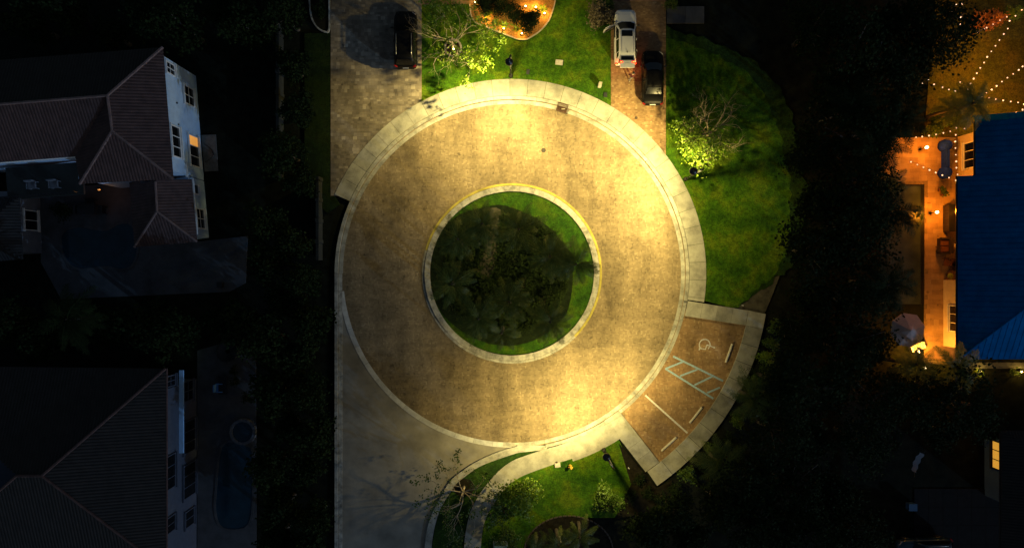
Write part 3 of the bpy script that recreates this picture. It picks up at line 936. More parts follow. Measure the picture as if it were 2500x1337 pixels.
# ================================================================== planting bed with garden lights (north lawn)
edge_px = [(1147, 11), (1149, 32), (1153, 46), (1162, 57), (1181, 65), (1204, 74), (1232, 85), (1250, 92), (1264, 97), (1275, 98), (1287, 97), (1301, 89), (1315, 80), (1329, 66), (1341, 49), (1350, 25), (1355, 5), (1358, -20)]
eb = smooth_line(edge_px, 60)
struct("planting_bed", MB().prism([P2(*p) for p in eb] + [P2(1358, -60), P2(1168, -60), P2(1168, 11)], 0.0, 0.128), M['mulch_red'], "lit bark mulch bed with garden lights north of the lawn", "planting bed")
be = thing("bed_edging", "thin pale curved stone edging of the lit mulch bed", "edging")
for p, q in zip(eb, eb[1:]):
    A, B = Vector(P2(*p)), Vector(P2(*q))
    c = (A + B) / 2; d = B - A
    MB().box((c.x, c.y, 0.12), (d.length - 0.01, 0.10, 0.14), math.atan2(d.y, d.x)).build("edging_stone", M['stone'], be)
for px, py, e, lab in ((1188, 49, 60, "garden light at the western end of the lit mulch bed"), (1230, 72, 75, "garden light with a spiky plant in the lit mulch bed"), (1274, 84, 75, "garden light at the southern tip of the lit mulch bed"),
                       (1329, 35, 75, "garden light by the eastern edging of the lit mulch bed"), (1308, 20, 110, "bright garden light in the upper east of the mulch bed"), (1283, 18, 40, "small garden light near the top of the mulch bed"), (1160, 8, 20, "garden light where the brick path meets the mulch bed")):
    uplight(px, py, lab, e)
def bed_shrub(pts, seed, lab, mat, size, r0, h):
    for q, (px, py, r_) in enumerate(pts):
        b_ = W(px, py, h * 0.6)
        shrub("hedge_shrub", lab[q] if isinstance(lab, list) else lab, (b_.x, b_.y, 0.12), r_ * K, r_ * K * 0.85, h, seed + q, mat, 46, 30, size, "dark shrubs in the lit mulch bed")
bed_shrub([(1182, 14, 22), (1225, 14, 30), (1255, 32, 26), (1290, 55, 28), (1300, 40, 22)], 400,
          ["dark round shrub at the west end of the lit mulch bed", "dark round shrub at the top of the lit mulch bed", "dark round shrub in the middle of the lit mulch bed", "dark round shrub at the south of the lit mulch bed", "dark round shrub near the bright upper garden light"], 'leaf_dark', 0.13, 0.8, 1.2)
def spiky(px, py, seed, lab, L=0.55, n=16, mat='leaf'):
    rs = random.Random(seed)
    p = W(px, py, 0.13)
    t = thing("spiky_plant", lab, "plant", (p.x, p.y, 0.12), 0, "spiky plants in the lit mulch bed")
    MB().lathe([(0.06, 0), (0.05, 0.1), (0.02, 0.14)], n=7).build("stem", M['bark_dark'], t)
    for q in range(n):
        a = q * 2.4
        e = rs.uniform(0.3, 1.1)
        l = L * rs.uniform(0.7, 1.1)
        c_, s_ = math.cos(a), math.sin(a)
        pts = [(0, 0, 0.05), (c_ * l * 0.5, s_ * l * 0.5, 0.05 + l * 0.6 * e), (c_ * l, s_ * l, 0.05 + l * 0.75 * e)]
        w = 0.035
        MB().add([(-s_ * w, c_ * w, 0.05), (s_ * w, -c_ * w, 0.05), (pts[1][0] + s_ * w, pts[1][1] - c_ * w, pts[1][2]), (pts[1][0] - s_ * w, pts[1][1] + c_ * w, pts[1][2]), pts[2]], [(0, 1, 2, 3), (3, 2, 4)]).build("blade", M[mat], t)
for q, (px, py, lab) in enumerate([(1231, 63, "spiky yellow-green plant above its garden light"), (1194, 32, "long-leaved yellow plant at the west of the mulch bed"), (1262, 72, "spiky plant left of the mulch bed's southern light"), (1212, 58, "spiky plant between the two western garden lights"), (1325, 24, "small spiky plant by the eastern garden light"), (1170, 50, "spiky plant in the bed's south-west corner")]):
    spiky(px, py, 500 + q, lab, 0.6 if q != 1 else 0.8)
shrub("dry_shrub", "large greyish dry ornamental grass clump beside the tan driveway", at_crown(1462, 36, 0.8), 1.15, 1.3, 1.3, 420, 'dry', 60, 30, 0.16)
shrub("shrub", "small green shrub above the dry grass clump by the driveway", at_crown(1485, 12, 0.6), 0.5, 0.5, 1.0, 421, 'leaf_mid', 22, 24, 0.12)
shrub("shrub", "low shrub on the dark bed by the concrete pad", at_crown(1640, 8, 0.6), 0.6, 0.5, 0.9, 422, 'leaf_mid', 24, 22, 0.12)

# ================================================================== small ground things
def ground_box(name, label, cat, px, py, wpx, hpx, h, mat, rz=0.0, z=0.1):
    p = W(px, py, z)
    t = thing(name, label, cat, (p.x, p.y, z), R(rz))
    w, d = wpx * K, hpx * K
    MB().box((0, 0, h * 0.45), (w, d, h * 0.9)).build("box", mat, t)
    MB().box((0, 0, h * 0.9 + 0.012), (w * 0.92, d * 0.92, 0.024), taper=0.96).build("lid", mat, t)
    return t
ground_box("utility_box", "pale rectangular utility cover lying on the north lawn", "utility box", 1365, 153, 18, 12, 0.10, M['palebox'], -6)
ground_box("meter_box", "dark small meter cover west of the pale one on the north lawn", "meter box", 1289, 176, 7.5, 12, 0.06, M['darkbox'], -10)
ground_box("utility_pedestal", "pale narrow utility pedestal near the tan driveway corner", "utility box", 1464, 209, 7.5, 11.5, 0.55, M['palebox'], -12)
ground_box("meter_box", "dark meter cover at the lawn corner by the tan driveway", "meter box", 1478, 232, 8.5, 11.5, 0.06, M['darkbox'], 0)
ground_box("utility_box", "pale square utility pad at the edge of the curved path", "utility box", 1361, 1134, 14, 11, 0.08, M['palebox'], 8, 0.11)
def cover(px, py, r, label, z, name="manhole_cover"):
    p = W(px, py, z)
    t = thing(name, label, "manhole", (p.x, p.y, z))
    MB().lathe([(r, -0.01), (r, 0.008)], n=20).build("rim", M['grate'], t)
    MB().lathe([(r * 0.86, 0.0), (r * 0.84, 0.013)], n=20).build("lid", M['darkbox'], t)
    for a in range(3):
        MB().box((0, (a - 1) * r * 0.45, 0.016), (r * 1.1, 0.03, 0.008)).build("rib", M['grate'], t)
cover(1327, 367, 0.20, "small iron manhole cover set in the northern road bricks", 0.05)
cover(1553, 288, 0.13, "round iron cover on the tan driveway behind the sedan", 0.12)
cover(1359, 1128, 0.09, "small round cap on the pale pad by the path", 0.19)
# drain grate
p = W(1372.5, 263, 0.15)
gr = thing("drain_grate", "rusty iron storm drain grate set in the northern kerb", "drain", (p.x, p.y, 0.06), R(-16.8))
gw, gh = 26 * K, 21 * K
for sx in (-1, 1):
    MB().box((sx * (gw / 2 - 0.03), 0, 0.09), (0.06, gh, 0.10)).build("frame", M['grate'], gr)
    MB().box((0, sx * (gh / 2 - 0.03), 0.088), (gw - 0.12, 0.06, 0.10)).build("frame", M['grate'], gr)
MB().box((0, 0, 0.03), (gw - 0.1, gh - 0.1, 0.06)).build("pit_floor", M['grate'], gr)
for q in range(9):
    MB().box(((q - 4) * 0.085, 0, 0.105), (0.035, gh - 0.1, 0.05)).build("bar", M['grate'], gr)
MB().box((0.12, -0.1, 0.14), (0.3, 0.05, 0.02), 0.3).build("cross_bar", M['stone'], gr)
# wheel stops
for a, b, lab in (((1788, 839), (1772, 884), "concrete wheel stop in the bay with the wheelchair symbol"), ((1714, 994), (1684, 1032), "concrete wheel stop in the middle parking space"), ((1651, 1067), (1615, 1100), "concrete wheel stop in the southernmost parking space")):
    A, B = W(*a, 0.1), W(*b, 0.1)
    c = (A + B) / 2; d = B - A
    t = thing("wheel_stop", lab, "wheel stop", (c.x, c.y, 0.05), math.atan2(d.y, d.x), "wheel stops in the parking bay")
    L = d.length
    mb = MB()
    prof = [(-0.085, 0), (0.085, 0), (0.075, 0.09), (0.04, 0.125), (-0.04, 0.125), (-0.075, 0.09)]
    vs = [(x, y, z) for x in (-L / 2, L / 2) for y, z in prof]
    mb.add(vs, [(0, 1, 7, 6), (1, 2, 8, 7), (2, 3, 9, 8), (3, 4, 10, 9), (4, 5, 11, 10), (5, 0, 6, 11), (5, 4, 3, 2, 1, 0), (6, 7, 8, 9, 10, 11)])
    mb.build("block", M['palebox'], t)
    for sx in (-1, 1):
        MB().lathe([(0.02, 0.12), (0.02, 0.135)], (sx * L * 0.36, 0, 0), 8).build("anchor_pin", M['grate'], t)
# yellow hydrant-like post on the lower lawn
p = W(1392, 1137, 0.1)
hy = thing("fire_hydrant", "small yellow fire hydrant on the lawn below the curved path", "hydrant", (p.x, p.y, 0.1))
ym = plain("yellow_hydrant_paint", (0.75, 0.45, 0.05), 0.5)
MB().lathe([(0.16, 0), (0.16, 0.05), (0.11, 0.07), (0.11, 0.55), (0.14, 0.58), (0.14, 0.62), (0.09, 0.74), (0.03, 0.80)], n=12).build("barrel", ym, hy, True)
for a in (0, 90, 180):
    c_, s_ = math.cos(R(a)), math.sin(R(a))
    MB().tube([(0.08 * c_, 0.08 * s_, 0.42), (0.19 * c_, 0.19 * s_, 0.42)], [0.055, 0.06], 10).build("nozzle", ym, hy)
for px, py, lab in ((1534, 1140, "tiny white marker in the mulch by the bay corner lamp"), (1569, 1168, "white marker stake in the dark bed beside the bay walk"), (1811, 745, "white marker stake above the bay's northern corner"), (1876, 807, "white marker stake east of the bay walk")):
    p = W(px, py, 0.0)
    t = thing("marker_stake", lab, "stake", (p.x, p.y, -0.03), rnd.uniform(0, 3))
    MB().box((0, 0, 0.13), (0.07, 0.05, 0.26)).build("shaft", M['trim'], t)
    MB().box((0, 0, 0.27), (0.16, 0.06, 0.03)).build("cap", M['trim'], t)

# ================================================================== cars
def car_paint(name, c, rough=0.25, coat=0.22):
    m, nt, N, L, b = new_mat(name)
    L.new(ramp(nt, noise(nt, 3, 3), [(0.3, tuple(x * 0.93 for x in c)), (0.7, c)]), b.inputs["Base Color"])
    b.inputs["Roughness"].default_value = rough
    b.inputs["Coat Weight"].default_value = coat
    b.inputs["Specular IOR Level"].default_value = 0.5 if coat else 0.18
    b.inputs["Coat Roughness"].default_value = 0.08
    return m
M['car_black'] = car_paint("black_car_paint", (0.003, 0.003, 0.0035), 0.5, 0.0)
M['car_white'] = car_paint("white_car_paint", (0.80, 0.81, 0.82), 0.3)
M['car_dark'] = car_paint("dark_blue_car_paint", (0.02, 0.05, 0.08))
M['tyre'] = plain("tyre_rubber", (0.012, 0.012, 0.012), 0.9, 0.2)
M['alloy'] = plain("alloy_rim", (0.35, 0.35, 0.36), 0.35, 0.1, metal=0.9)
M['tail_on'] = emit("lit_tail_lamp", (1.0, 0.03, 0.01), 1.8)
M['tail_core'] = emit("lit_tail_core", (1.0, 0.35, 0.06), 2.5)
M['tail_off'] = plain("red_tail_lens", (0.28, 0.012, 0.012), 0.2, 0.1)
M['head_off'] = plain("clear_lamp_lens", (0.5, 0.5, 0.5), 0.12, 0.1)
M['plate'] = plain("number_plate", (0.75, 0.75, 0.72), 0.5, 0.05)
M['interior'] = plain("car_interior", (0.03, 0.028, 0.026), 0.9, 0.2)

def loft(rings, close_ends=True):
    mb = MB()
    n = len(rings[0])
    vs = [p for r in rings for p in r]
    fs = []
    for i in range(len(rings) - 1):
        for k in range(n):
            k2 = (k + 1) % n
            fs.append((i * n + k, i * n + k2, (i + 1) * n + k2, (i + 1) * n + k))
    if close_ends:
        fs.append(tuple(range(n - 1, -1, -1)))
        fs.append(tuple(range((len(rings) - 1) * n, len(rings) * n)))
    return mb.add(vs, fs)

def make_car(name, label, loc, rz, paint, L=4.7, wd=1.88, hood=1.02, belt=1.08, roof=1.68, suv=True, lights_on=False, open_bits=False, rails=True, z=0.118):
    t = thing(name, label, "car", (loc[0], loc[1], z), rz)
    hw = wd / 2
    F, B = L / 2, -L / 2
    # body shell: stations from the tail to the nose
    deck = belt if suv else belt - 0.06
    st = [(B, 0.80, 0.42, deck - 0.28), (B + 0.06, 0.88, 0.30, deck - 0.12), (B + 0.25, 0.96, 0.24, deck - 0.01), (B + 0.7, 1.0, 0.22, deck), (-0.3, 1.0, 0.22, belt), (0.55, 1.0, 0.22, belt), (0.95, 1.0, 0.22, belt - 0.02),
          (F - 0.75, 0.99, 0.22, hood), (F - 0.35, 0.94, 0.24, hood - 0.07), (F - 0.12, 0.84, 0.28, hood - 0.17), (F - 0.02, 0.70, 0.34, hood - 0.30), (F, 0.62, 0.42, hood - 0.42)]
    rings = []
    for y, w, zb, zt in st:
        x = hw * w
        h = zt - zb
        half = [(x * 0.86, zb), (x * 0.97, zb + h * 0.15), (x, zb + h * 0.45), (x * 0.985, zb + h * 0.75), (x * 0.93, zb + h * 0.94), (x * 0.80, zt), (x * 0.40, zt + 0.03)]
        ring = [(a, y, b_) for a, b_ in half] + [(-a, y, b_) for a, b_ in reversed(half)]
        rings.append(ring)
    body = loft(rings).build("body", paint, t, True)
    # bonnet panel just proud of the shell
    MB().add([(-hw * 0.72, 1.02, belt + 0.035), (hw * 0.72, 1.02, belt + 0.035), (hw * 0.70, F - 0.55, hood + 0.02), (hw * 0.5, F - 0.26, hood - 0.045), (-hw * 0.5, F - 0.26, hood - 0.045), (-hw * 0.70, F - 0.55, hood + 0.02)], [(0, 1, 2, 5), (5, 2, 3, 4)]).build("bonnet", paint, t)
    # greenhouse: base ring to roof ring, with window panels on it
    rb = B + (0.10 if suv else 0.75)
    rt = B + (0.48 if suv else 1.35)
    fb, ft = 1.12, 0.42
    wb, wt = hw * 0.90, hw * 0.70
    zb, zt = belt - 0.02, roof - 0.07
    def rr_ring(y0, y1, w, zz, c):
        return [(w, y0 + c, zz), (w, y1 - c * 1.3, zz), (w - c, y1 - c * 0.25, zz), (w * 0.45, y1, zz), (-w * 0.45, y1, zz), (-w + c, y1 - c * 0.25, zz), (-w, y1 - c * 1.3, zz), (-w, y0 + c, zz), (-w + c, y0, zz), (w - c, y0, zz)]
    gh = loft([rr_ring(rb, fb, wb, zb, 0.12), rr_ring(rb + (rt - rb) * 0.55, fb + (ft - fb) * 0.55, wb + (wt - wb) * 0.55, zb + (zt - zb) * 0.58, 0.12), rr_ring(rt, ft, wt, zt, 0.12), rr_ring(rt + 0.12, ft - 0.14, wt * 0.88, roof - 0.015, 0.12), rr_ring(rt + 0.4, ft - 0.4, wt * 0.5, roof, 0.12)])
    gh.build("roof", paint, t, True)
    def lerp(a, b_, s): return tuple(a[i] + (b_[i] - a[i]) * s for i in range(3))
    def win(nm, b0, b1, t0, t1, s0=0.06, s1=0.93, off=(0, 0, 0), par=None, mat=None):
        q = [lerp(b0, t0, s0), lerp(b1, t1, s0), lerp(b1, t1, s1), lerp(b0, t0, s1)]
        q = [tuple(p[i] + off[i] for i in range(3)) for p in q]
        a, b_, c_ = Vector(q[0]), Vector(q[1]), Vector(q[3])
        nrm = (b_ - a).cross(c_ - a).normalized() * 0.02
        vs = q + [tuple(Vector(p) - nrm * 2) for p in q]
        return MB().add(vs, [(0, 1, 2, 3), (7, 6, 5, 4), (0, 4, 5, 1), (1, 5, 6, 2), (2, 6, 7, 3), (3, 7, 4, 0)]).build(nm, mat or M['glass'], par or t)
    # curved windscreen in three facets joined into one pane
    ws = MB()
    cols = [-1, -0.45, 0.45, 1]
    def fb_y(s): return fb - (0.16 if abs(s) == 1 else 0.0) + 0.03
    def ft_y(s): return ft - (0.10 if abs(s) == 1 else 0.0) + 0.03
    vs = [(s * wb * 0.90, fb_y(s), zb + 0.05) for s in cols] + [(s * wt * 0.90, ft_y(s), zt + 0.0) for s in cols]
    ws.add(vs, [(0, 1, 5, 4), (1, 2, 6, 5), (2, 3, 7, 6)])
    ws.v = [(x, y + 0.02, zz + 0.02) for x, y, zz in ws.v]
    ws.build("windscreen", M['glass'], t, True)
    for sx in (-1, 1):
        e = (sx * 0.018, 0, 0.012)
        ym = -0.35
        win("side_window", (sx * wb, fb - 0.30, zb), (sx * wb, ym + 0.05, zb), (sx * wt, ft - 0.12, zt), (sx * wt, ym + 0.03, zt), 0.1, 0.9, e)
        win("side_window", (sx * wb, ym - 0.05, zb), (sx * wb, rb + 0.75, zb), (sx * wt, ym - 0.03, zt), (sx * wt, rt + 0.45, zt), 0.1, 0.9, e)
        if suv:
            win("quarter_window", (sx * wb, rb + 0.68, zb), (sx * wb, rb + 0.2, zb), (sx * wt, rt + 0.40, zt), (sx * wt, rt + 0.12, zt), 0.25, 0.85, e)
        # door seams: thin dark lines on the flank
        for yy in (0.95, ym, ym - 1.0):
            MB().box((sx * hw * 1.0, yy, 0.66), (0.012, 0.014, 0.62)).build("door_seam", M['black'], t)
        for yy in (ym + 0.18, ym - 0.8):
            MB().box((sx * (hw + 0.012), yy, 0.86), (0.03, 0.17, 0.03)).build("door_handle", paint, t)
        # wheels
        for yy in (B + 0.88, F - 0.92):
            wh = MB().add(*_wheel(sx, hw, yy, 0.345, 0.235)).build("wheel", M['tyre'], t, True)
            MB().add(*_wheel(sx, hw + 0.006, yy, 0.235, 0.236)).build("rim", M['alloy'], wh, True)
        if not (open_bits and sx < 0):
            mr = MB().add(*_mirror(sx, hw, 0.86, belt)).build("mirror", M['black'], t, True)
        # lamps
        win("headlight", (sx * hw * 0.55, F - 0.14, hood - 0.27), (sx * hw * 0.86, F - 0.34, hood - 0.22), (sx * hw * 0.58, F - 0.22, hood - 0.14), (sx * hw * 0.90, F - 0.46, hood - 0.10), 0, 1, (0, 0.05, 0.01), None, M['head_off'])
        tl = M['tail_on'] if lights_on else M['tail_off']
        zl = deck - (0.30 if not suv else 0.26)
        MB().box((sx * hw * 0.80, B + 0.09, zl + 0.05), (hw * 0.26, 0.16, 0.20), sx * 0.5).build("tail_light", tl, t)
        if lights_on:
            MB().box((sx * hw * 0.80, B + 0.0, zl + 0.09), (hw * 0.12, 0.03, 0.12), sx * 0.5).build("tail_lamp_core", M['tail_core'], t)
    if rails:
        for sx in (-1, 1):
            MB().tube([(sx * wt * 0.93, ft - 0.25, roof - 0.05), (sx * wt * 0.93, ft - 0.35, roof + 0.04), (sx * wt * 0.93, rt + 0.35, roof + 0.04), (sx * wt * 0.93, rt + 0.25, roof - 0.05)], 0.025, 6).build("roof_rail", paint if open_bits else M['alloy'], t, True)
    MB().box((0, F + 0.0, 0.42), (wd * 0.6, 0.05, 0.16)).build("grille", M['black'], t)
    MB().box((0, B - 0.01, 0.42), (wd * 0.72, 0.06, 0.14)).build("bumper", M['black'], t)
    if not open_bits:
        # rear window + plate
        win("rear_window", (wb * 0.82, rb, zb), (-wb * 0.82, rb, zb), (wt * 0.85, rt, zt), (-wt * 0.85, rt, zt), 0.14, 0.9, (0, -0.015, 0.01))
        MB().box((0, B - 0.02, 0.66), (0.50, 0.03, 0.14)).build("number_plate", M['plate'], t)
    return t, dict(hw=hw, F=F, B=B, belt=belt, roof=roof, wt=wt, wb=wb, rt=rt, rb=rb, zt=zt, zb=zb)

def _wheel(sx, hw, y, r, w):
    vs, fs = [], []
    n = 18
    for x in (hw - w, hw - 0.02):
        for k in range(n):
            a = 2 * math.pi * k / n
            vs.append((sx * x, y + r * math.cos(a), 0.345 + r * math.sin(a)))
    for k in range(n):
        fs.append((k, (k + 1) % n, n + (k + 1) % n, n + k))
    fs += [tuple(range(n)), tuple(range(n, 2 * n))]
    return vs, fs
def _mirror(sx, hw, y, zz):
    m = MB()
    m.box((sx * (hw + 0.13), y, zz + 0.03), (0.22, 0.11, 0.15), -sx * 0.25, taper=0.8)
    m.box((sx * (hw + 0.01), y, zz - 0.03), (0.10, 0.05, 0.06))
    return m.v, m.f

# black SUV on the wide driveway: tail towards the circle
c = W(990, 96, 0.9)
make_car("parked_suv", "black SUV parked tail first on the wide grey driveway", (c.x, c.y), 0.0, M['car_black'], 4.75, 1.95, 1.05, 1.12, 1.78, True)
# black sedan
c = W(1593, 190, 0.7)
make_car("parked_sedan", "black sedan parked beside the white SUV on the tan driveway", (c.x, c.y), 0.0, M['car_black'], 4.55, 1.84, 0.92, 0.96, 1.44, False, rails=False)
# white SUV with its front door and tailgate open
c = W(1527, 91, 0.9)
car, g_ = make_car("parked_suv", "white SUV with lit tail lamps, open driver door and raised tailgate", (c.x, c.y), 0.0, M['car_white'], 4.65, 1.86, 1.02, 1.08, 1.68, True, True, True)
# sunroof
MB().box((0, 0.02, g_['roof'] + 0.005), (0.92, 0.50, 0.02), taper=0.96).build("sunroof", M['glass'], car)
MB().box((0, g_['rt'] + 0.35, g_['roof'] + 0.05), (0.04, 0.18, 0.1), taper=0.4).build("antenna_fin", M['black'], car)
# cargo opening, raised tailgate hinged at the roof's rear edge
MB().box((0, g_['rb'] + 0.06, 1.08), (1.25, 0.2, 0.7)).build("cargo_opening", M['interior'], car)
tg = MB()
y0, z0 = g_['rt'] + 0.02, g_['zt'] + 0.04
y1, z1 = y0 - 1.02, z0 + 0.16
tg.add([(-0.58, y0, z0), (0.58, y0, z0), (0.62, y0 - 0.45, z0 + 0.13), (0.60, y1, z1), (-0.60, y1, z1), (-0.62, y0 - 0.45, z0 + 0.13),
        (-0.58, y0, z0 - 0.07), (0.58, y0, z0 - 0.07), (0.62, y0 - 0.45, z0 + 0.05), (0.60, y1, z1 - 0.12), (-0.60, y1, z1 - 0.12), (-0.62, y0 - 0.45, z0 + 0.05)],
       [(5, 2, 1, 0), (4, 3, 2, 5), (6, 7, 8, 11), (11, 8, 9, 10), (0, 1, 7, 6), (3, 4, 10, 9), (1, 2, 8, 7), (2, 3, 9, 8), (4, 5, 11, 10), (5, 0, 6, 11)])
tgo = tg.build("tailgate", M['car_white'], car)
MB().add([(-0.50, y0 - 0.04, z0 + 0.03), (0.50, y0 - 0.04, z0 + 0.03), (0.54, y0 - 0.40, z0 + 0.135), (-0.54, y0 - 0.40, z0 + 0.135)], [(3, 2, 1, 0)]).build("rear_window", M['glass'], tgo)
MB().add([(-0.17, y0 - 0.64, z0 + 0.152), (0.17, y0 - 0.64, z0 + 0.152), (0.17, y0 - 0.82, z0 + 0.158), (-0.17, y0 - 0.82, z0 + 0.158)], [(3, 2, 1, 0)]).build("number_plate", M['plate'], tgo)
for sx in (-1, 1):
    MB().add([(sx * 0.36, y0 - 0.50, z0 + 0.152), (sx * 0.62, y0 - 0.46, z0 + 0.148), (sx * 0.61, y0 - 0.68, z0 + 0.156), (sx * 0.36, y0 - 0.64, z0 + 0.154)], [(0, 1, 2, 3) if sx < 0 else (3, 2, 1, 0)]).build("tail_light", M['tail_on'], tgo)
    MB().add([(sx * 0.42, y0 - 0.54, z0 + 0.162), (sx * 0.58, y0 - 0.53, z0 + 0.160), (sx * 0.58, y0 - 0.61, z0 + 0.162), (sx * 0.42, y0 - 0.60, z0 + 0.162)], [(0, 1, 2, 3) if sx < 0 else (3, 2, 1, 0)]).build("tail_lamp_core", M['tail_core'], tgo)
    MB().tube([(sx * 0.56, g_['rb'] + 0.1, 1.1), (sx * 0.57, y0 - 0.5, z0 + 0.02)], 0.015, 5).build("gas_strut", M['black'], car)
    d = bpy.data.lights.new("tail_glow", 'POINT'); d.energy = 14; d.color = (1, 0.04, 0.01); d.shadow_soft_size = 0.08
    o = bpy.data.objects.new("tail_glow", d); col.objects.link(o); o.parent = car; o.location = (sx * 0.92, g_['B'] - 0.12, 0.9)
# open driver door, hinged at the front, swung out to the west
dr = MB()
dr.box((0, -0.5, 0.72), (0.10, 1.05, 0.66))
dr.box((0, -0.62, 1.09), (0.06, 0.80, 0.06))
door = dr.build("door", M['car_white'], car)
door.location = (-g_['hw'] + 0.02, 0.98, 0.0)
door.rotation_euler = (0, 0, R(-62))
fr = MB()
fr.tube([(0.0, -0.05, 1.05), (0.04, -0.55, 1.55), (0.04, -0.98, 1.58), (0.0, -1.0, 1.05)], 0.022, 6)
fr.build("window_frame", M['car_white'], door, True)
MB().add([(0.0, -0.12, 1.08), (0.0, -0.97, 1.08), (0.035, -0.95, 1.55), (0.035, -0.57, 1.53)], [(0, 1, 2, 3)]).build("side_window", M['glass'], door)
MB().box((-0.16, -0.10, 1.12), (0.22, 0.11, 0.15), 0.3, taper=0.8).build("mirror", M['black'], door)
MB().box((0.06, -0.5, 0.80), (0.03, 0.85, 0.4)).build("door_card", M['interior'], door)
MB().box((-g_['hw'] + 0.02, 0.42, 0.72), (0.05, 1.0, 0.56)).build("door_opening", M['interior'], car)

# ================================================================== person behind the white SUV
def make_person(label, loc, rz):
    J = {}
    V, E, Rd = [], [], []
    def v(n, p, r, par=None):
        J[n] = len(V); V.append(p); Rd.append(r)
        if par: E.append((J[par], J[n]))
    v('pelvis', (0, 0, 0.93), 0.145)
    v('waist', (0, 0.02, 1.08), 0.125, 'pelvis'); v('chest', (0, 0.06, 1.28), 0.15, 'waist'); v('collar', (0, 0.09, 1.42), 0.10, 'chest')
    v('neck', (0, 0.11, 1.49), 0.055, 'collar'); v('chin', (0, 0.14, 1.56), 0.075, 'neck'); v('skull', (0, 0.13, 1.66), 0.10, 'chin'); v('crown', (0, 0.12, 1.74), 0.06, 'skull')
    v('nose', (0, 0.235, 1.62), 0.016, 'skull')
    for s, n in ((-1, 'l'), (1, 'r')):
        v(n + 'hip', (s * 0.095, 0, 0.88), 0.095, 'pelvis'); v(n + 'knee', (s * 0.11, 0.03 + 0.05 * s, 0.49), 0.06, n + 'hip'); v(n + 'ankle', (s * 0.12, -0.02 + 0.10 * s, 0.09), 0.042, n + 'knee')
        v(n + 'heel', (s * 0.12, -0.05 + 0.10 * s, 0.045), 0.04, n + 'ankle'); v(n + 'toe', (s * 0.14, 0.16 + 0.10 * s, 0.03), 0.03, n + 'ankle')
        v(n + 'sh', (s * 0.19, 0.08, 1.39), 0.07, 'collar'); v(n + 'elb', (s * 0.27, 0.14, 1.13), 0.045, n + 'sh'); v(n + 'wri', (s * 0.23, 0.36, 1.08), 0.03, n + 'elb')
        v(n + 'palm', (s * 0.22, 0.43, 1.08), 0.034, n + 'wri')
        for q, (dx, l) in enumerate(((-0.027, 0.075), (-0.009, 0.09), (0.009, 0.085), (0.027, 0.065))):
            v(n + 'f%da' % q, (s * 0.22 + dx, 0.43 + l * 0.6, 1.075), 0.010, n + 'palm'); v(n + 'f%db' % q, (s * 0.22 + dx, 0.43 + l, 1.05), 0.008, n + 'f%da' % q)
        v(n + 'tha', (s * 0.22 - s * 0.045, 0.44, 1.07), 0.011, n + 'palm'); v(n + 'thb', (s * 0.22 - s * 0.06, 0.475, 1.06), 0.009, n + 'tha')
    me = bpy.data.meshes.new("person_skeleton")
    me.from_pydata(V, E, [])
    o = bpy.data.objects.new("person_tmp", me); col.objects.link(o)
    sk = o.modifiers.new("skin", 'SKIN')
    for i, r_ in enumerate(Rd):
        me.skin_vertices[0].data[i].radius = (r_, r_)
        me.skin_vertices[0].data[i].use_root = (i == 0)
    ss = o.modifiers.new("sub", 'SUBSURF'); ss.levels = 1; ss.render_levels = 1
    dg = bpy.context.evaluated_depsgraph_get()
    m2 = bpy.data.meshes.new_from_object(o.evaluated_get(dg))
    bpy.data.objects.remove(o)
    for m in ('skin', 'maroon', 'trouser', 'shoe'):
        m2.materials.append(M[m])
    for p in m2.polygons:
        c_ = p.center
        p.use_smooth = True
        if c_.z > 1.47: p.material_index = 0
        elif abs(c_.x) > 0.16 and c_.y > 0.20 and c_.z > 1.0: p.material_index = 0
        elif c_.z > 0.97: p.material_index = 1
        elif c_.z > 0.11: p.material_index = 2
        else: p.material_index = 3
    t = thing("person", label, "person", loc, rz)
    link("body", m2, t)
    hair = MB()
    hair.lathe([(0.098, 1.62), (0.112, 1.68), (0.10, 1.75), (0.06, 1.79), (0.01, 1.80)], (0, 0.105, 0), 12)
    hair.build("hair", M['hair'], t, True)
    return t
M['skin'] = plain("skin", (0.45, 0.28, 0.19), 0.6, 0.1)
M['maroon'] = plain("maroon_cloth", (0.10, 0.018, 0.02), 0.9, 0.2)
M['trouser'] = plain("grey_cloth", (0.16, 0.15, 0.15), 0.9, 0.2)
M['shoe'] = plain("white_shoe", (0.75, 0.73, 0.68), 0.6, 0.05)
M['hair'] = plain("dark_hair", (0.02, 0.014, 0.01), 0.6, 0.2)
p = W(1539, 195, 0.1)
make_person("person in dark maroon top and grey trousers behind the white SUV", (p.x, p.y, 0.118), R(12))

# ================================================================== buildings: helpers
def clip_slab(poly, axis_pt, axis, lo, hi):
    """clip a convex 3-D polygon to lo <= (p - axis_pt).axis <= hi"""
    def cut(pl, sgn, lim):
        out = []
        for i in range(len(pl)):
            a, b_ = pl[i], pl[(i + 1) % len(pl)]
            da = sgn * ((a - axis_pt).dot(axis) - lim); db = sgn * ((b_ - axis_pt).dot(axis) - lim)
            if da >= 0: out.append(a)
            if da * db < 0: out.append(a + (b_ - a) * (da / (da - db)))
        return out
    p = cut(poly, 1, lo)
    return cut(p, -1, hi) if len(p) > 2 else []

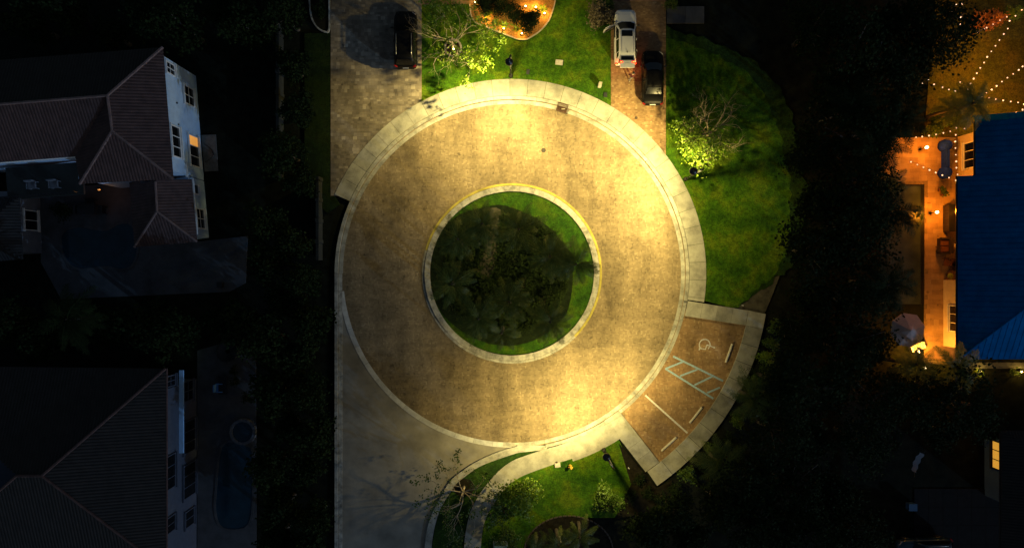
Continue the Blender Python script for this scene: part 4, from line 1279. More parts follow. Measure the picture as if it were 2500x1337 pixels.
def roof_face(poly, parent, mat, pitch, name="roof_slope", tile=True, thick=0.12, seam=None):
    """poly: eave start, eave end, then the rest. Sheet plus barrel-tile columns (or standing-seam panels)"""
    P = [Vector(p) for p in poly]
    cen = sum((p for p in P[2:]), Vector((0, 0, 0))) / (len(P) - 2)
    n = (P[1] - P[0]).cross(cen - P[0]).normalized()
    for p in P[2:]:                                   # keep the slope one true plane
        p.z = P[0].z - (n.x * (p.x - P[0].x) + n.y * (p.y - P[0].y)) / n.z
    if n.z < 0: n = -n
    u = (P[1] - P[0]).normalized()
    down = -n * thick
    mb = MB()
    k = len(P)
    vs = P + [p + down for p in P]
    cw = (P[1] - P[0]).cross(P[2] - P[0]).z > 0
    top = tuple(range(k)) if cw else tuple(range(k - 1, -1, -1))
    mb.add(vs, [top, tuple(x + k for x in reversed(top))] + [(i, k + i, k + (i + 1) % k, (i + 1) % k) for i in range(k)])
    face = mb.build(name, mat, parent)
    ds = [(p - P[0]).dot(u) for p in P]
    lo, hi = min(ds), max(ds)
    up = n.cross(u)
    if tile:
        tb = MB()
        q = lo
        while q < hi:
            c_ = clip_slab(P, P[0], u, q + pitch * 0.12, min(q + pitch * 0.88, hi))
            if len(c_) >= 3:
                mid = P[0] + u * (q + pitch / 2)
                ss = [(p - mid).dot(up) for p in c_]
                a, b_ = min(ss), max(ss)
                if b_ - a > 0.15:
                    prof = [(-0.42, 0.003), (-0.22, 0.024), (0.0, 0.033), (0.22, 0.024), (0.42, 0.003)]
                    st = len(tb.v)
                    A = [mid + up * a + u * (x * pitch) + n * h for x, h in prof]
                    B_ = [mid + up * b_ + u * (x * pitch) + n * h for x, h in prof]
                    tb.add(A + B_, [(i, i + 1, 5 + i + 1, 5 + i) for i in range(4)] + [(4, 3, 2, 1, 0)])
            q += pitch
        tag(tb.build("tile_columns", mat, face), kind="stuff")
    else:
        q = lo
        while q < hi:
            c_ = clip_slab(P, P[0], u, q + 0.01, min(q + pitch - 0.01, hi))
            if len(c_) >= 3:
                m = len(c_)
                pm = MB()
                pm.add([p + n * 0.004 for p in c_] + [p + n * 0.022 for p in c_], [tuple(range(m, 2 * m))] + [(i, (i + 1) % m, m + (i + 1) % m, m + i) for i in range(m)])
                e = clip_slab(P, P[0], u, q + 0.012, q + 0.045)
                if len(e) >= 3:
                    m2 = len(e)
                    pm.add([p + n * 0.02 for p in e] + [p + n * 0.042 for p in e], [tuple(range(m2, 2 * m2))] + [(i, (i + 1) % m2, m2 + (i + 1) % m2, m2 + i) for i in range(m2)])
                pm.build("roof_panel", mat, face)
            q += pitch
    return face

def ridge_line(a, b_, parent, mat, r=0.11):
    a, b_ = Vector(a), Vector(b_)
    L = (b_ - a).length
    nseg = max(2, int(L / 0.45))
    mb = MB()
    pts = [a.lerp(b_, q / nseg) + Vector((0, 0, 0.05 + (0.02 if q % 2 else 0))) for q in range(nseg + 1)]
    mb.tube(pts, r, 6)
    return mb.build("ridge_cap", mat, parent)

def wall_window(parent, A, B, s, w, z0, z1, nx=2, nz=2, out=None, lit=(), trim='trim', proud=0.05, frame_mat=None):
    """window on the wall A->B (world xy), centred s metres from A; panes are sub-parts"""
    A, B = Vector(A), Vector(B)
    d = (B - A).normalized()
    nrm = Vector(out).normalized() if out is not None else Vector((d.y, -d.x))
    rz = math.atan2(d.y, d.x)
    c = A + d * s + nrm * 0.02
    h = z1 - z0
    fm = frame_mat or M[trim]
    fr = MB()
    t = 0.075
    def bx(du, dz, w_, h_, dep=0.10):
        p = c + d * du + nrm * (dep / 2 - 0.02)
        fr.box((p.x, p.y, z0 + dz), (w_, dep, h_), rz)
    bx(-w / 2 + t / 2, h / 2, t, h); bx(w / 2 - t / 2, h / 2, t, h)
    bx(0, t / 2, w - 2 * t, t, 0.098); bx(0, h - t / 2, w - 2 * t, t, 0.098)
    for q in range(1, nx):
        bx(-w / 2 + w * q / nx, h / 2, 0.05, h - 2 * t, 0.085)
    for q in range(1, nz):
        bx(0, h * q / nz, w - 2 * t, 0.04, 0.08)
    win = fr.build("window", fm, parent)
    for i in range(nx):
        for j in range(nz):
            pw, ph = w / nx - 0.07, h / nz - 0.06
            p = c + d * (-w / 2 + w * (i + 0.5) / nx) + nrm * 0.022
            MB().box((p.x, p.y, z0 + h * (j + 0.5) / nz), (pw, 0.02, ph), rz).build("pane", M['glass_lit'] if (i, j) in lit else M['glass'], win)
    p = c + nrm * 0.09
    MB().box((p.x, p.y, z0 - 0.05), (w + 0.16, 0.2, 0.08), rz).build("sill", fm, win)
    MB().box((p.x, p.y, z1 + 0.06), (w + 0.2, 0.14, 0.1), rz).build("head_trim", fm, win)
    return win

# ================================================================== house, upper left (two storeys, tiled hip roof)
h1 = thing("house", "two-storey pale house with tiled hip roof and one orange lit pane", "house", (0, 0, 0))
ZE, ZR = 6.0, 7.6
NE, SE_ = W(398, 116, ZE), W(424, 437, ZE)
NW = W(-160, 160, ZE)
R1, R0 = W(263, 234, 7.75), W(-160, 268, 7.75)
RB = W(275, 320, 7.5)
SWc = W(196, 449, ZE)
WI = W(184, 382, ZE)
SWW = W(-160, 408, ZE)
VAL = W(263, 236, 7.75)
roof = MB().box((-33.0, 12.5, 5.86), (0.3, 0.3, 0.1)).build("roof", M['tile'], h1)   # carrier block hidden under the ridge
roof_face([NW, NE, R1, R0], roof, M['tile_dark'], 0.24)  # north slope takes the darker tile, its shade painted into the colour
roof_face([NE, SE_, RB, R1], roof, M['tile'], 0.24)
roof_face([SE_, SWc, RB], roof, M['tile'], 0.24)
roof_face([SWc, WI, VAL, RB], roof, M['tile'], 0.24)
roof_face([WI, SWW, R0, VAL], roof, M['tile'], 0.24)
for a, b_ in ((R0, R1), (R1, NE), (R1, RB), (RB, SE_), (RB, SWc)):
    ridge_line(a, b_, roof, M['ridge'])
MB().tube([WI + Vector((0, 0, -0.08)), SWW + Vector((0, 0, -0.08))], 0.09, 6).build("gutter", M['trim'], roof)
def off(p, dx, dy): return (p.x + dx, p.y + dy)
wNE, wSE = W(478, 186, 0), W(497.5, 440, 0)
wSW = (W(196, 449, ZE).x - 0.2, W(196, 449, ZE).y + 0.4)
wNW = (NW.x, NW.y - 0.5)
MB().prism([(wNE.x, wNE.y), (wSE.x, wSE.y), wSW, (WI.x + 0.4, WI.y + 0.4), (SWW.x, SWW.y + 0.4), wNW], -0.03, 5.95).build("wall", M['stucco'], h1)
A, B = (wSE.x, wSE.y), (wNE.x, wNE.y)
LW = (Vector(B) - Vector(A)).length
def s_at(y): return (y - A[1]) / (B[1] - A[1]) * LW
wall_window(h1, A, B, s_at(16.15), 0.95, 4.0, 5.45, 2, 2)
wall_window(h1, A, B, s_at(14.75), 1.55, 0.85, 2.65, 2, 2)
wall_window(h1, A, B, s_at(10.4), 2.5, 3.95, 5.45, 3, 1)
wall_window(h1, A, B, s_at(10.2), 2.6, 0.7, 2.5, 3, 1, lit={(2, 0)})
MB().box((wSE.x - 0.0, wSE.y + 0.4, 3.2), (0.16, 1.1, 0.12), R(4.5)).build("ledge", M['trim'], h1)
for px, py in ((412, 251), (428, 252), (459, 304)):
    q = W(px, py, 4.0)
    xw_ = wSE.x + (wNE.x - wSE.x) * (q.y - wSE.y) / (wNE.y - wSE.y)
    MB().tube([(xw_ - 0.1, q.y, 4.0), (xw_ + 0.1, q.y, 4.0)], 0.06, 6).build("vent_pipe", M['black'], h1)
# one-storey south wing
z3 = 3.0
wNW3, wNE3, wSE3, wSW3 = W(316, 447, z3), W(468, 437, z3), W(482, 590, z3), W(329, 603, z3)
r3a, r3b = W(380, 444, 4.35), W(384, 516, 4.35)
w3 = MB().box((-29.5, 5.4, 2.7), (0.3, 0.3, 0.1)).build("wing_roof", M['tile'], h1)
roof_face([wNE3, wSE3, r3b, r3a], w3, M['tile'], 0.24)
roof_face([wSE3, wSW3, r3b], w3, M['tile'], 0.24)
roof_face([wSW3, wNW3, r3a, r3b], w3, M['tile'], 0.24)
for a, b_ in ((r3a, r3b), (r3b, wSE3), (r3b, wSW3)):
    ridge_line(a, b_, w3, M['ridge'], 0.09)
vA, vB = W(510, 580, 0), W(497.8, 442, 0)
MB().prism([(vA.x, vA.y), (vB.x, vB.y), (wNW3.x + 0.4, wNW3.y - 0.1), (wSW3.x + 0.35, wSW3.y + 0.3)], -0.03, 2.95).build("wing_wall", M['stucco'], h1)
A, B = (vA.x, vA.y), (vB.x, vB.y)
LW = (Vector(B) - Vector(A)).length
wall_window(h1, A, B, (7.0 - A[1]) / (B[1] - A[1]) * LW, 0.85, 1.35, 2.25, 1, 1)
wall_window(h1, A, B, (4.6 - A[1]) / (B[1] - A[1]) * LW, 1.7, 0.7, 2.25, 2, 2)
MB().box((vA.x + 0.05, (vA.y + vB.y) / 2, 2.75), (0.1, 4.6, 0.12), R(4.5)).build("eave_band", M['trim'], h1)
# balcony recess on the south side with two pale chairs
bal = W(100, 440, 3.0)
MB().box((bal.x + 0.3, bal.y - 0.05, 2.9), (6.2, 2.6, 0.2), R(4.5)).build("balcony_floor", M['fence'], h1)
rail = MB()
for q in range(22):
    x = bal.x - 2.7 + q * 0.28
    rail.box((x, bal.y - 1.27 + (x - bal.x) * 0.078, 3.45), (0.03, 0.03, 0.9))
rail.box((bal.x + 0.24, bal.y - 1.25, 3.93), (6.1, 0.06, 0.05), R(4.5))
rail.build("balcony_railing", M['black'], h1)
def pale_chair(px, py, z, lab, rz=0.0, mat=None, group=None):
    p = W(px, py, z + 0.4)
    t = thing("patio_chair", lab, "chair", (p.x, p.y, z), rz, group)
    m = mat or M['stucco']
    MB().box((0, 0, 0.40), (0.62, 0.58, 0.12)).build("seat", m, t)
    MB().box((0, 0.30, 0.68), (0.62, 0.10, 0.5)).build("backrest", m, t)
    for sx in (-1, 1):
        MB().box((sx * 0.34, 0, 0.55), (0.07, 0.6, 0.06)).build("armrest", m, t)
        for sy in (-1, 1):
            MB().box((sx * 0.30, sy * 0.26, 0.17), (0.05, 0.05, 0.34)).build("leg", m, t)
    return t
pale_chair(78, 452, 3.0, "pale chair at the west end of the dark balcony", 0.08, M['stucco_grey'])
pale_chair(132, 450, 3.0, "pale chair at the east end of the dark balcony", 0.08, M['stucco_grey'])
# west wing
z4 = 3.0
w4 = MB().box((-42.0, 3.5, 2.7), (0.3, 0.3, 0.1)).build("wing_roof", M['tile_dark'], h1)
a_, b2, c2, d2 = W(48, 478, z4), W(57, 632, z4), W(-160, 650, z4), W(-160, 495, z4)
e_, f_ = W(-30, 540, 4.4), W(-30, 575, 4.4)
roof_face([a_, b2, f_, e_], w4, M['tile_dark'], 0.24); roof_face([b2, c2, f_], w4, M['tile_dark'], 0.24); roof_face([d2, a_, e_], w4, M['tile_dark'], 0.24)
vA, vB = W(103, 618, 0), W(98, 478, 0)
MB().prism([(vA.x, vA.y), (vB.x, vB.y), (-46, vB.y + 0.2), (-46, vA.y - 0.3)], -0.03, 2.95).build("wing_wall", M['stucco_grey'], h1)
A, B = (vA.x, vA.y), (vB.x, vB.y)
wall_window(h1, A, B, 2.7, 1.7, 0.5, 2.2, 2, 1)
# concrete pad with a coiled hose
pd = tag(thing("utility_pad", "grey concrete pad against the pale house wall", "pad"), kind="structure")
MB().prism([P2(492, 330), P2(527, 329), P2(533, 417), P2(500, 419)], -0.03, 0.05).build("pad_slab", plain("pad_concrete", (0.13, 0.125, 0.11), 0.9), pd)
p = W(511, 375, 0.05)
hose = MB()
pts = [(0.30 * math.cos(q * 0.5) * (1 + 0.01 * q), 0.75 * math.sin(q * 0.25) , 0.03 + 0.002 * q) for q in range(40)]
hose.tube(pts, 0.022, 5)
ho = thing("garden_hose", "dark garden hose coiled on the pad beside the house", "hose", (p.x, p.y, 0.05))
hose.build("coil", M['black'], ho, True)
MB().tube([(pts[-1][0], pts[-1][1], 0.1), (pts[-1][0] + 0.12, pts[-1][1] + 0.05, 0.1)], [0.03, 0.02], 6).build("nozzle", M['alloy'], ho)

p = W(238, 462, 2.4)
wl = thing("wall_lantern", "small orange wall lantern under the tiled south eave", "lantern", (p.x, p.y, 2.2))
MB().box((0, 0.10, 0.1), (0.12, 0.2, 0.04)).build("bracket", M['black'], wl)
MB().lathe([(0.05, -0.12), (0.08, 0.0), (0.08, 0.06), (0.03, 0.12)], n=8).build("globe", emit("dim_globe", (1.0, 0.4, 0.1), 0.8), wl)
d = bpy.data.lights.new("porch_glow", 'POINT'); d.energy = 7; d.color = (1, 0.36, 0.08)
o = bpy.data.objects.new("porch_glow", d); col.objects.link(o); o.parent = wl; o.location = (0.1, -0.25, -0.3)

# house-1 pool terrace
struct("patio", MB().prism([P2(100, 460), P2(330, 445), P2(335, 600), P2(480, 590), P2(605, 576), P2(600, 690), P2(560, 712), P2(150, 730), P2(100, 640)], -0.03, 0.03), M['deck'], "dim grey concrete terrace around the kidney-shaped pool", "patio")
pool_px = [(148, 575), (165, 558), (200, 552), (232, 558), (262, 560), (290, 545), (318, 545), (335, 570), (338, 610), (325, 648), (295, 660), (265, 652), (232, 655), (200, 658), (172, 648), (152, 615)]
po1 = struct_root("swimming_pool", "dark kidney-shaped swimming pool beside the tiled house", "pool")
pl = smooth_line(pool_px + [pool_px[0]], 48)[:-1]
cxp, cyp = sum(p[0] for p in pl) / 48, sum(p[1] for p in pl) / 48
MB().prism([P2(*p) for p in pl], 0.0, 0.045).build("water", M['water'], po1)
for q in range(48):
    a, b_ = Vector(P2(*pl[q])), Vector(P2(*pl[(q + 1) % 48]))
    c_ = (a + b_) / 2; d_ = b_ - a
    MB().box((c_.x, c_.y, 0.045), (d_.length - 0.008, 0.22, 0.06), math.atan2(d_.y, d_.x)).build("coping_stone", M['deck'], po1)
shrub("potted_shrub", "dark leafy shrub on the terrace below the balcony", at_crown(155, 515, 1.0), 0.9, 0.8, 1.7, 610, 'leaf_dark', 34, 24, 0.14)
b_ = W(232, 515, 0.03)
def patio_table(lab, px, py, z, L, w, h, mat, rz=0.0, name="patio_table"):
    p = W(px, py, z)
    t = thing(name, lab, "table", (p.x, p.y, z), rz)
    MB().box((0, 0, h - 0.025), (L, w, 0.05)).build("table_top", mat, t)
    for sx in (-1, 1):
        for sy in (-1, 1):
            MB().box((sx * (L / 2 - 0.08), sy * (w / 2 - 0.08), (h - 0.05) / 2), (0.06, 0.06, h - 0.05)).build("leg", mat, t)
    return t
patio_table("dark rectangular table on the terrace by the kidney pool", 222, 512, 0.03, 1.5, 0.9, 0.74, M['black'])
for q, (px, py, rz, lab) in enumerate([(196, 512, 1.57, "dark chair at the west end of the terrace table"), (248, 512, -1.57, "dark chair at the east end of the terrace table"), (222, 494, 0.0, "dark chair on the house side of the terrace table")]):
    pale_chair(px, py, 0.03, lab, rz, M['black'], "chairs at the terrace table")
p = W(540, 695, 0.03)
sk = thing("pool_pump_box", "small dark square box at the terrace corner", "box", (p.x, p.y, 0.03))
MB().box((0, 0, 0.18), (0.42, 0.42, 0.36)).build("box", M['black'], sk); MB().box((0, 0, 0.38), (0.46, 0.46, 0.04)).build("lid", M['black'], sk)

# ================================================================== house, lower left
h2 = thing("house", "dark two-storey house with hip roof and a lit blue ledge", "house", (0, 0, 0))
NE, SE2 = W(405, 899, ZE), W(405, 1389, ZE)
NW = W(-160, 893, ZE); SW2 = W(-160, 1389, ZE)
Ra, Rb2 = W(103, 1160, 8.4), W(42, 1160, 8.4)
roof = MB().box((-33.0, -15, 5.86), (0.3, 0.3, 0.1)).build("roof", M['tile_dark'], h2)
roof_face([NE, SE2, Ra], roof, M['tile_dark'], 0.24)
roof_face([NW, NE, Ra, Rb2, W(-120, 1010, 7.0)], roof, M['tile_dark'], 0.24)
roof_face([SE2, SW2, W(-120, 1300, 6.9), Rb2, Ra], roof, M['tile_dark'], 0.24)
for a, b_ in ((Ra, NE), (Ra, Rb2), (Ra, SE2), (Rb2, W(-120, 1300, 6.9))):
    ridge_line(a, b_, roof, M['tile'], 0.1)
MB().tube([NE + Vector((0.05, 0, -0.05)), SE2 + Vector((0.05, 0, -0.05))], 0.07, 6).build("gutter", M['tile'], roof)
wx = W(480, 900, 0).x
yN, yS = W(480, 925, 0).y, W(480, 1372, 0).y
MB().prism([(wx, yN), (wx, yS), (-46, yS), (-46, yN)], -0.03, 5.9).build("wall", M['stucco_dark'], h2)
A, B = (wx, yS), (wx, yN)
for py, z_, w_, z0, z1, nx, nz in ((930, 4.8, 0.9, 3.9, 5.4, 2, 2), (1152, 4.8, 2.7, 3.9, 5.4, 3, 1), (1280, 4.8, 1.3, 3.9, 5.4, 2, 1), (954, 1.8, 1.7, 0.8, 2.6, 2, 2), (1065, 1.6, 2.7, 0.4, 2.5, 3, 1), (1172, 1.6, 2.8, 0.3, 2.6, 3, 1), (1265, 1.6, 1.4, 0.6, 2.3, 2, 1)):
    wall_window(h2, A, B, W(0, py, z_).y - yS, w_, z0, z1, nx, nz, trim='stucco_dark')
yl0, yl1 = W(440, 903, 3.1).y, W(440, 1105, 3.1).y
MB().box((wx + 0.17, (yl0 + yl1) / 2, 3.1), (0.34, abs(yl1 - yl0), 0.14)).build("ledge", plain("lit_tint_ledge", (0.35, 0.58, 0.85), 0.7, 0.08), h2)  # bright blue light on the ledge is put into its base colour
for q in range(4):
    MB().box((wx + 0.12, yl1 + 0.5 + q * abs(yl1 - yl0) / 3.4, 2.92), (0.2, 0.14, 0.22)).build("corbel", M['stucco'], h2)
struct("patio", MB().prism([P2(482, 855), P2(540, 838), P2(600, 848), P2(625, 880), P2(626, 1340), P2(482, 1500)], -0.03, 0.03), M['deck'], "dim grey terrace with hot tub beside the lower dark house", "patio")
po2 = struct_root("swimming_pool", "dark elongated swimming pool below the round hot tub", "pool")
pp = [(540, 1090), (560, 1075), (600, 1085), (618, 1100), (619, 1200), (615, 1260), (600, 1288), (560, 1293), (535, 1280), (525, 1240), (528, 1190), (532, 1130)]
pl = smooth_line(pp + [pp[0]], 40)[:-1]
MB().prism([P2(*p) for p in pl], 0.0, 0.045).build("water", M['water'], po2)
for q in range(40):
    a, b_ = Vector(P2(*pl[q])), Vector(P2(*pl[(q + 1) % 40]))
    c_ = (a + b_) / 2; d_ = b_ - a
    MB().box((c_.x, c_.y, 0.045), (d_.length - 0.008, 0.2, 0.06), math.atan2(d_.y, d_.x)).build("coping_stone", M['deck'], po2)
p = W(592, 1054, 0.4)
tub = thing("hot_tub", "round stone-rimmed hot tub at the head of the long pool", "hot tub", (p.x, p.y, 0.03))
for q in range(18):
    a = q * 2 * math.pi / 18
    MB().box((0.98 * math.cos(a), 0.98 * math.sin(a), 0.2), (0.24, 0.33, 0.4), a).build("rim_stone", M['stucco_grey'], tub)
MB().lathe([(0.86, 0.0), (0.86, 0.33)], n=24).build("water", M['water'], tub)
pale_chair(536, 946, 0.03, "blue cushioned chair on the lower terrace", 1.57, plain("blue_cushion", (0.10, 0.28, 0.62), 0.8))
p = W(552, 944, 0.03)
patio_table("black low table beside the blue cushioned chair", 549, 938, 0.03, 0.7, 1.5, 0.5, M['black'])
p = W(556, 857, 0.2)
fp = thing("fire_pit", "black oval fire pit at the north end of the lower terrace", "fire pit", (p.x, p.y, 0.03))
MB().lathe([(0.8, 0), (0.92, 0.3), (0.86, 0.32), (0.7, 0.2)], n=22).build("bowl", M['black'], fp, True)
MB().lathe([(0.68, 0.14), (0.2, 0.2)], n=14).build("ash_bed", M['darkbox'], fp)
for q, (px, py) in enumerate([(570, 905), (572, 930), (600, 970)]):
    shrub("potted_shrub", ["dark potted shrub at the terrace's upper east edge", "dark potted shrub below the upper one on the terrace edge", "small dark potted shrub above the round hot tub"][q], at_crown(px, py, 0.5), 0.4, 0.4, 0.9, 620 + q, 'leaf_dark', 18, 20, 0.1)
p = W(447, 862, 0.5)
gl = thing("garden_light", "tiny green-white garden light north of the lower house", "garden light", (p.x, p.y, -0.03))
MB().lathe([(0.03, 0), (0.03, 0.45), (0.07, 0.47), (0.07, 0.50)], n=8).build("stake", M['black'], gl)
MB().lathe([(0.06, 0.50), (0.075, 0.56), (0.03, 0.6)], n=8).build("lens", emit("green_white_bulb", (0.55, 1.0, 0.6), 3.0), gl)
d = bpy.data.lights.new("garden_glow", 'POINT'); d.energy = 1.5; d.color = (0.5, 1, 0.6)
o = bpy.data.objects.new("garden_glow", d); col.objects.link(o); o.parent = gl; o.location = (0, 0, 0.8)

# ================================================================== house with blue metal roof, right edge
h3 = thing("house", "cream house with blue standing-seam metal roof beside the orange patio", "house", (0, 0, 0))
ZB = 3.2
sl = 0.42
xe, xe2 = W(2338, 0, ZB).x, W(2372, 0, ZB).x
yT, yM, yB = W(0, 300, ZB).y, W(0, 430, ZB).y, W(0, 876, ZB).y
hx, hy = W(2371, 874, ZB), W(2500, 758, 5.2)
RX = 52.0
def zx(x): return ZB + (x - xe) * sl
roof = MB().box((44.0, 5, 2.9), (0.3, 0.3, 0.1)).build("roof", M['blueroof'], h3)
hip_run = RX - xe
ztop = zx(RX)
pS = (xe, yB, ZB)
rS = (RX, yB + (RX - xe), ztop)
yN2 = yT
# west slope, in two pieces round the stepped eave
roof_face([(xe, yM, ZB), (xe, yB, ZB), (RX, yB + hip_run, ztop), (RX, yM, ztop)] if yB + hip_run < yM else [(xe, yM, ZB), (xe, yB, ZB), (xe + (yM - yB), yM, zx(xe + yM - yB))], roof, M['blueroof'], 0.42, tile=False, thick=0.16)
roof_face([(xe2, yT, zx(xe2)), (xe2, yM, zx(xe2)), (RX, yM, ztop), (RX, yT - 0.0, ztop)], roof, M['blueroof'], 0.42, tile=False, thick=0.16)
roof_face([(xe, yB, ZB), (RX + 14, yB, ZB), (RX, yB + hip_run, ztop)], roof, M['blueroof'], 0.46, tile=False, thick=0.16)
roof_face([(RX, yT, ztop), (xe2, yT, zx(xe2)), (xe2 + 0.01, yT + 0.55, zx(xe2) - 0.35), (RX, yT + 0.55, ztop - 0.35)][::-1], roof, M['blueroof'], 0.46, tile=False, thick=0.05)
ridge_line((xe, yB, ZB), (RX, yB + hip_run, ztop), roof, M['blueroof'], 0.07)
MB().tube([(xe - 0.03, yM, ZB - 0.1), (xe - 0.03, yB, ZB - 0.1)], 0.07, 6).build("gutter", M['black'], roof)
MB().tube([(xe2 - 0.03, yT, zx(xe2) - 0.1), (xe2 - 0.03, yM, zx(xe2) - 0.1)], 0.07, 6).build("gutter", M['black'], roof)
wxa, wxb = P2(2336.5, 0)[0], P2(2302, 0)[0]
yc = P2(0, 683)[1]
MB().prism([(wxa, P2(0, 335)[1]), (60, P2(0, 335)[1]), (60, P2(0, 470)[1]), (wxa, P2(0, 470)[1])], -0.03, 3.15).build("wall", M['stucco_warm'], h3)
MB().prism([(wxb, yc), (60, yc), (60, yB + 0.75), (wxb, yB + 0.75)], -0.03, 3.1).build("wall", M['stucco_warm'], h3)
MB().prism([(wxb + 2.4, P2(0, 470)[1] - 0.01), (60, P2(0, 470)[1] - 0.01), (60, yc + 0.01), (wxb + 2.4, yc + 0.01)], -0.03, 3.1).build("porch_wall", M['stucco_warm'], h3)
for py in (520, 600):
    x = wxb + 0.55
    MB().box((x, P2(0, py)[1], 1.55), (0.28, 0.28, 3.1)).build("porch_column", M['stucco_warm'], h3)
wall_window(h3, (wxa, P2(0, 470)[1]), (wxa, P2(0, 335)[1]), P2(0, 393)[1] - P2(0, 470)[1] + 0.2, 2.2, 1.0, 2.6, 3, 1, out=(-1, 0), trim='trim')
wall_window(h3, (wxb, yB + 0.75), (wxb, yc), W(0, 778, 2).y - (yB + 0.75), 2.2, 1.0, 2.6, 3, 1, out=(-1, 0), trim='trim')
# patio paving
pt = struct_root("patio", "orange lit stone patio beside the blue-roofed house", "patio")
ptp = [P2(2150, 335), P2(2345, 335), P2(2345, 882), P2(2256, 882), P2(2256, 450), P2(2150, 450)]
MB().prism(ptp, -0.03, 0.05).build("paver_bed", M['joint'], pt)
def in_patio(x, y):
    px, py = 1250 + x / K, 668.5 - y / K
    return (2150 < px < 2345 and 337 < py < 449) or (2257 < px < 2345 and 337 < py < 881)
x0, y0 = P2(2150, 882); x1, y1 = P2(2345, 336)
rr, tt = ashlar(x0, x1, y0, y1, [0.4, 0.5], in_patio, 77, [0.4, 0.8])
rr = [(max(a, P2(2256.5, 0)[0]) if (b_ + d_) / 2 < P2(0, 450)[1] else a, b_, c_, d_) for a, b_, c_, d_ in rr]
rk = [(r_, t_) for r_, t_ in zip(rr, tt) if r_[2] - r_[0] > 0.05]
for r_, t_ in rk[:300]:
    st1 = brick_field("paving_stone", [r_], [t_], M['patio'], pt, 0.03, 0.058)
    del st1["kind"]
if len(rk) > 300:
    brick_field("paving_stones", [r_ for r_, _ in rk[300:]], [t_ for _, t_ in rk[300:]], M['patio'], pt, 0.03, 0.058)
# dark rectangular pool west of the patio
po3 = struct_root("swimming_pool", "dark rectangular pool basin between the palms and the patio", "pool")
MB().prism([P2(2150, 452), P2(2254, 452), P2(2254, 742), P2(2150, 742)], -0.03, -0.005).build("water", M['water_green'], po3)
MB().prism([P2(2248, 450.5), P2(2255.5, 450.5), P2(2255.5, 742), P2(2248, 742)], -0.03, 0.02).build("pool_wall", M['black'], po3)
MB().prism([P2(2150, 450.5), P2(2247.5, 450.5), P2(2247.5, 454), P2(2150, 454)], -0.03, 0.02).build("pool_wall", M['black'], po3)
shrub("shrub", "small flowering shrub on the pool's patio edge", at_crown(2246, 522, 0.5), 0.25, 0.9, 0.9, 700, 'leaf_mid', 24, 20, 0.1)
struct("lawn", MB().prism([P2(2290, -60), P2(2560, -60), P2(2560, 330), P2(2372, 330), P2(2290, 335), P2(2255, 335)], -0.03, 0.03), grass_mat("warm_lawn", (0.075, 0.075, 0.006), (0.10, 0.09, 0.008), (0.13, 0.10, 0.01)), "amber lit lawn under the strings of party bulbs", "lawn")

# lantern on the patio
def lantern(px, py, label, e, color, h=0.9, z=0.05, name="lantern", zl=None):
    p = W(px, py, h)
    t = thing(name, label, "lantern", (p.x, p.y, z))
    MB().lathe([(0.10, 0), (0.10, 0.04), (0.03, 0.08), (0.03, h - 0.2), (0.10, h - 0.16), (0.10, h - 0.13)], n=10).build("post", M['black'], t, True)
    MB().lathe([(0.085, h - 0.13), (0.11, h - 0.02), (0.10, h + 0.08), (0.04, h + 0.12)], n=12).build("globe", M['bulb_warm'], t, True)
    d = bpy.data.lights.new("lantern_glow", 'POINT'); d.energy = e; d.color = color; d.shadow_soft_size = 0.12
    o = bpy.data.objects.new("lantern_glow", d); col.objects.link(o); o.parent = t; o.location = (0, 0, zl if zl else h + 0.45)
    return t
ORANGE = (1.0, 0.27, 0.008)
lantern(2287, 518, "glowing lantern post in the middle of the orange patio", 500, ORANGE, 1.0, zl=2.0)
lantern(2262, 360, "glowing lantern on the upper patio near the trees", 380, ORANGE, 1.0, zl=2.0)
lantern(2243, 858, "very bright lamp beside the parasol at the patio's south end", 900, (1.0, 0.36, 0.03), 0.7, zl=1.3)
# blue dumbbell-shaped covered piece on the patio
p = W(2310, 388, 0.5)
bo = thing("covered_bench", "blue dumbbell-shaped cover on the upper patio by the house wall", "cover", (p.x, p.y, 0.05))
bm = plain("blue_tarpaulin", (0.012, 0.035, 0.42), 0.9, 0.3, 5.0, spec=0.05, bmp=0.3)
MB().box((0, 0, 0.38), (0.32, 1.9, 0.76), taper=0.75).build("cover", bm, bo)
for sy in (-1, 1):
    MB().lathe([(0.50, 0.0), (0.54, 0.3), (0.44, 0.66), (0.26, 0.85), (0.08, 0.9)], (0, sy * 1.15, 0), 11).build("end_cover", bm, bo, True)
# furniture
sofa_m = plain("dark_wicker", (0.025, 0.016, 0.012), 0.8, 0.4, 12.0)
wood_m = plain("brown_wood", (0.16, 0.06, 0.02), 0.6, 0.3, 6.0)
p = W(2306, 600, 0.5)
so = thing("outdoor_sofa", "dark wicker sofa with cushions on the patio under the eave", "sofa", (p.x, p.y, 0.05))
MB().box((0.05, 0, 0.22), (0.85, 1.3, 0.44)).build("base", sofa_m, so)
MB().box((0.42, 0, 0.62), (0.18, 1.3, 0.5)).build("backrest", sofa_m, so)
for sy in (-1, 1):
    MB().box((0.02, sy * 0.62, 0.5), (0.8, 0.16, 0.26)).build("armrest", sofa_m, so)
    MB().box((-0.02, sy * 0.27, 0.49), (0.66, 0.5, 0.12), taper=0.92).build("cushion", wood_m, so)
patio_table("dark side table just left of the patio sofa", 2288, 608, 0.05, 0.4, 0.55, 0.45, sofa_m)
patio_table("brown square coffee table below the patio sofa", 2304, 639, 0.05, 0.42, 0.7, 0.42, wood_m)
patio_table("red-brown table between the coffee table and the porch", 2321, 640, 0.05, 0.55, 0.6, 0.46, wood_m)
pale_chair(2332, 650, 0.05, "dark chair half under the blue eave beside the brown tables", -1.57, sofa_m)
p = W(2320, 674, 0.5)
st_ = thing("round_stool", "round green stool at the corner of the cream wall", "stool", (p.x, p.y, 0.05))
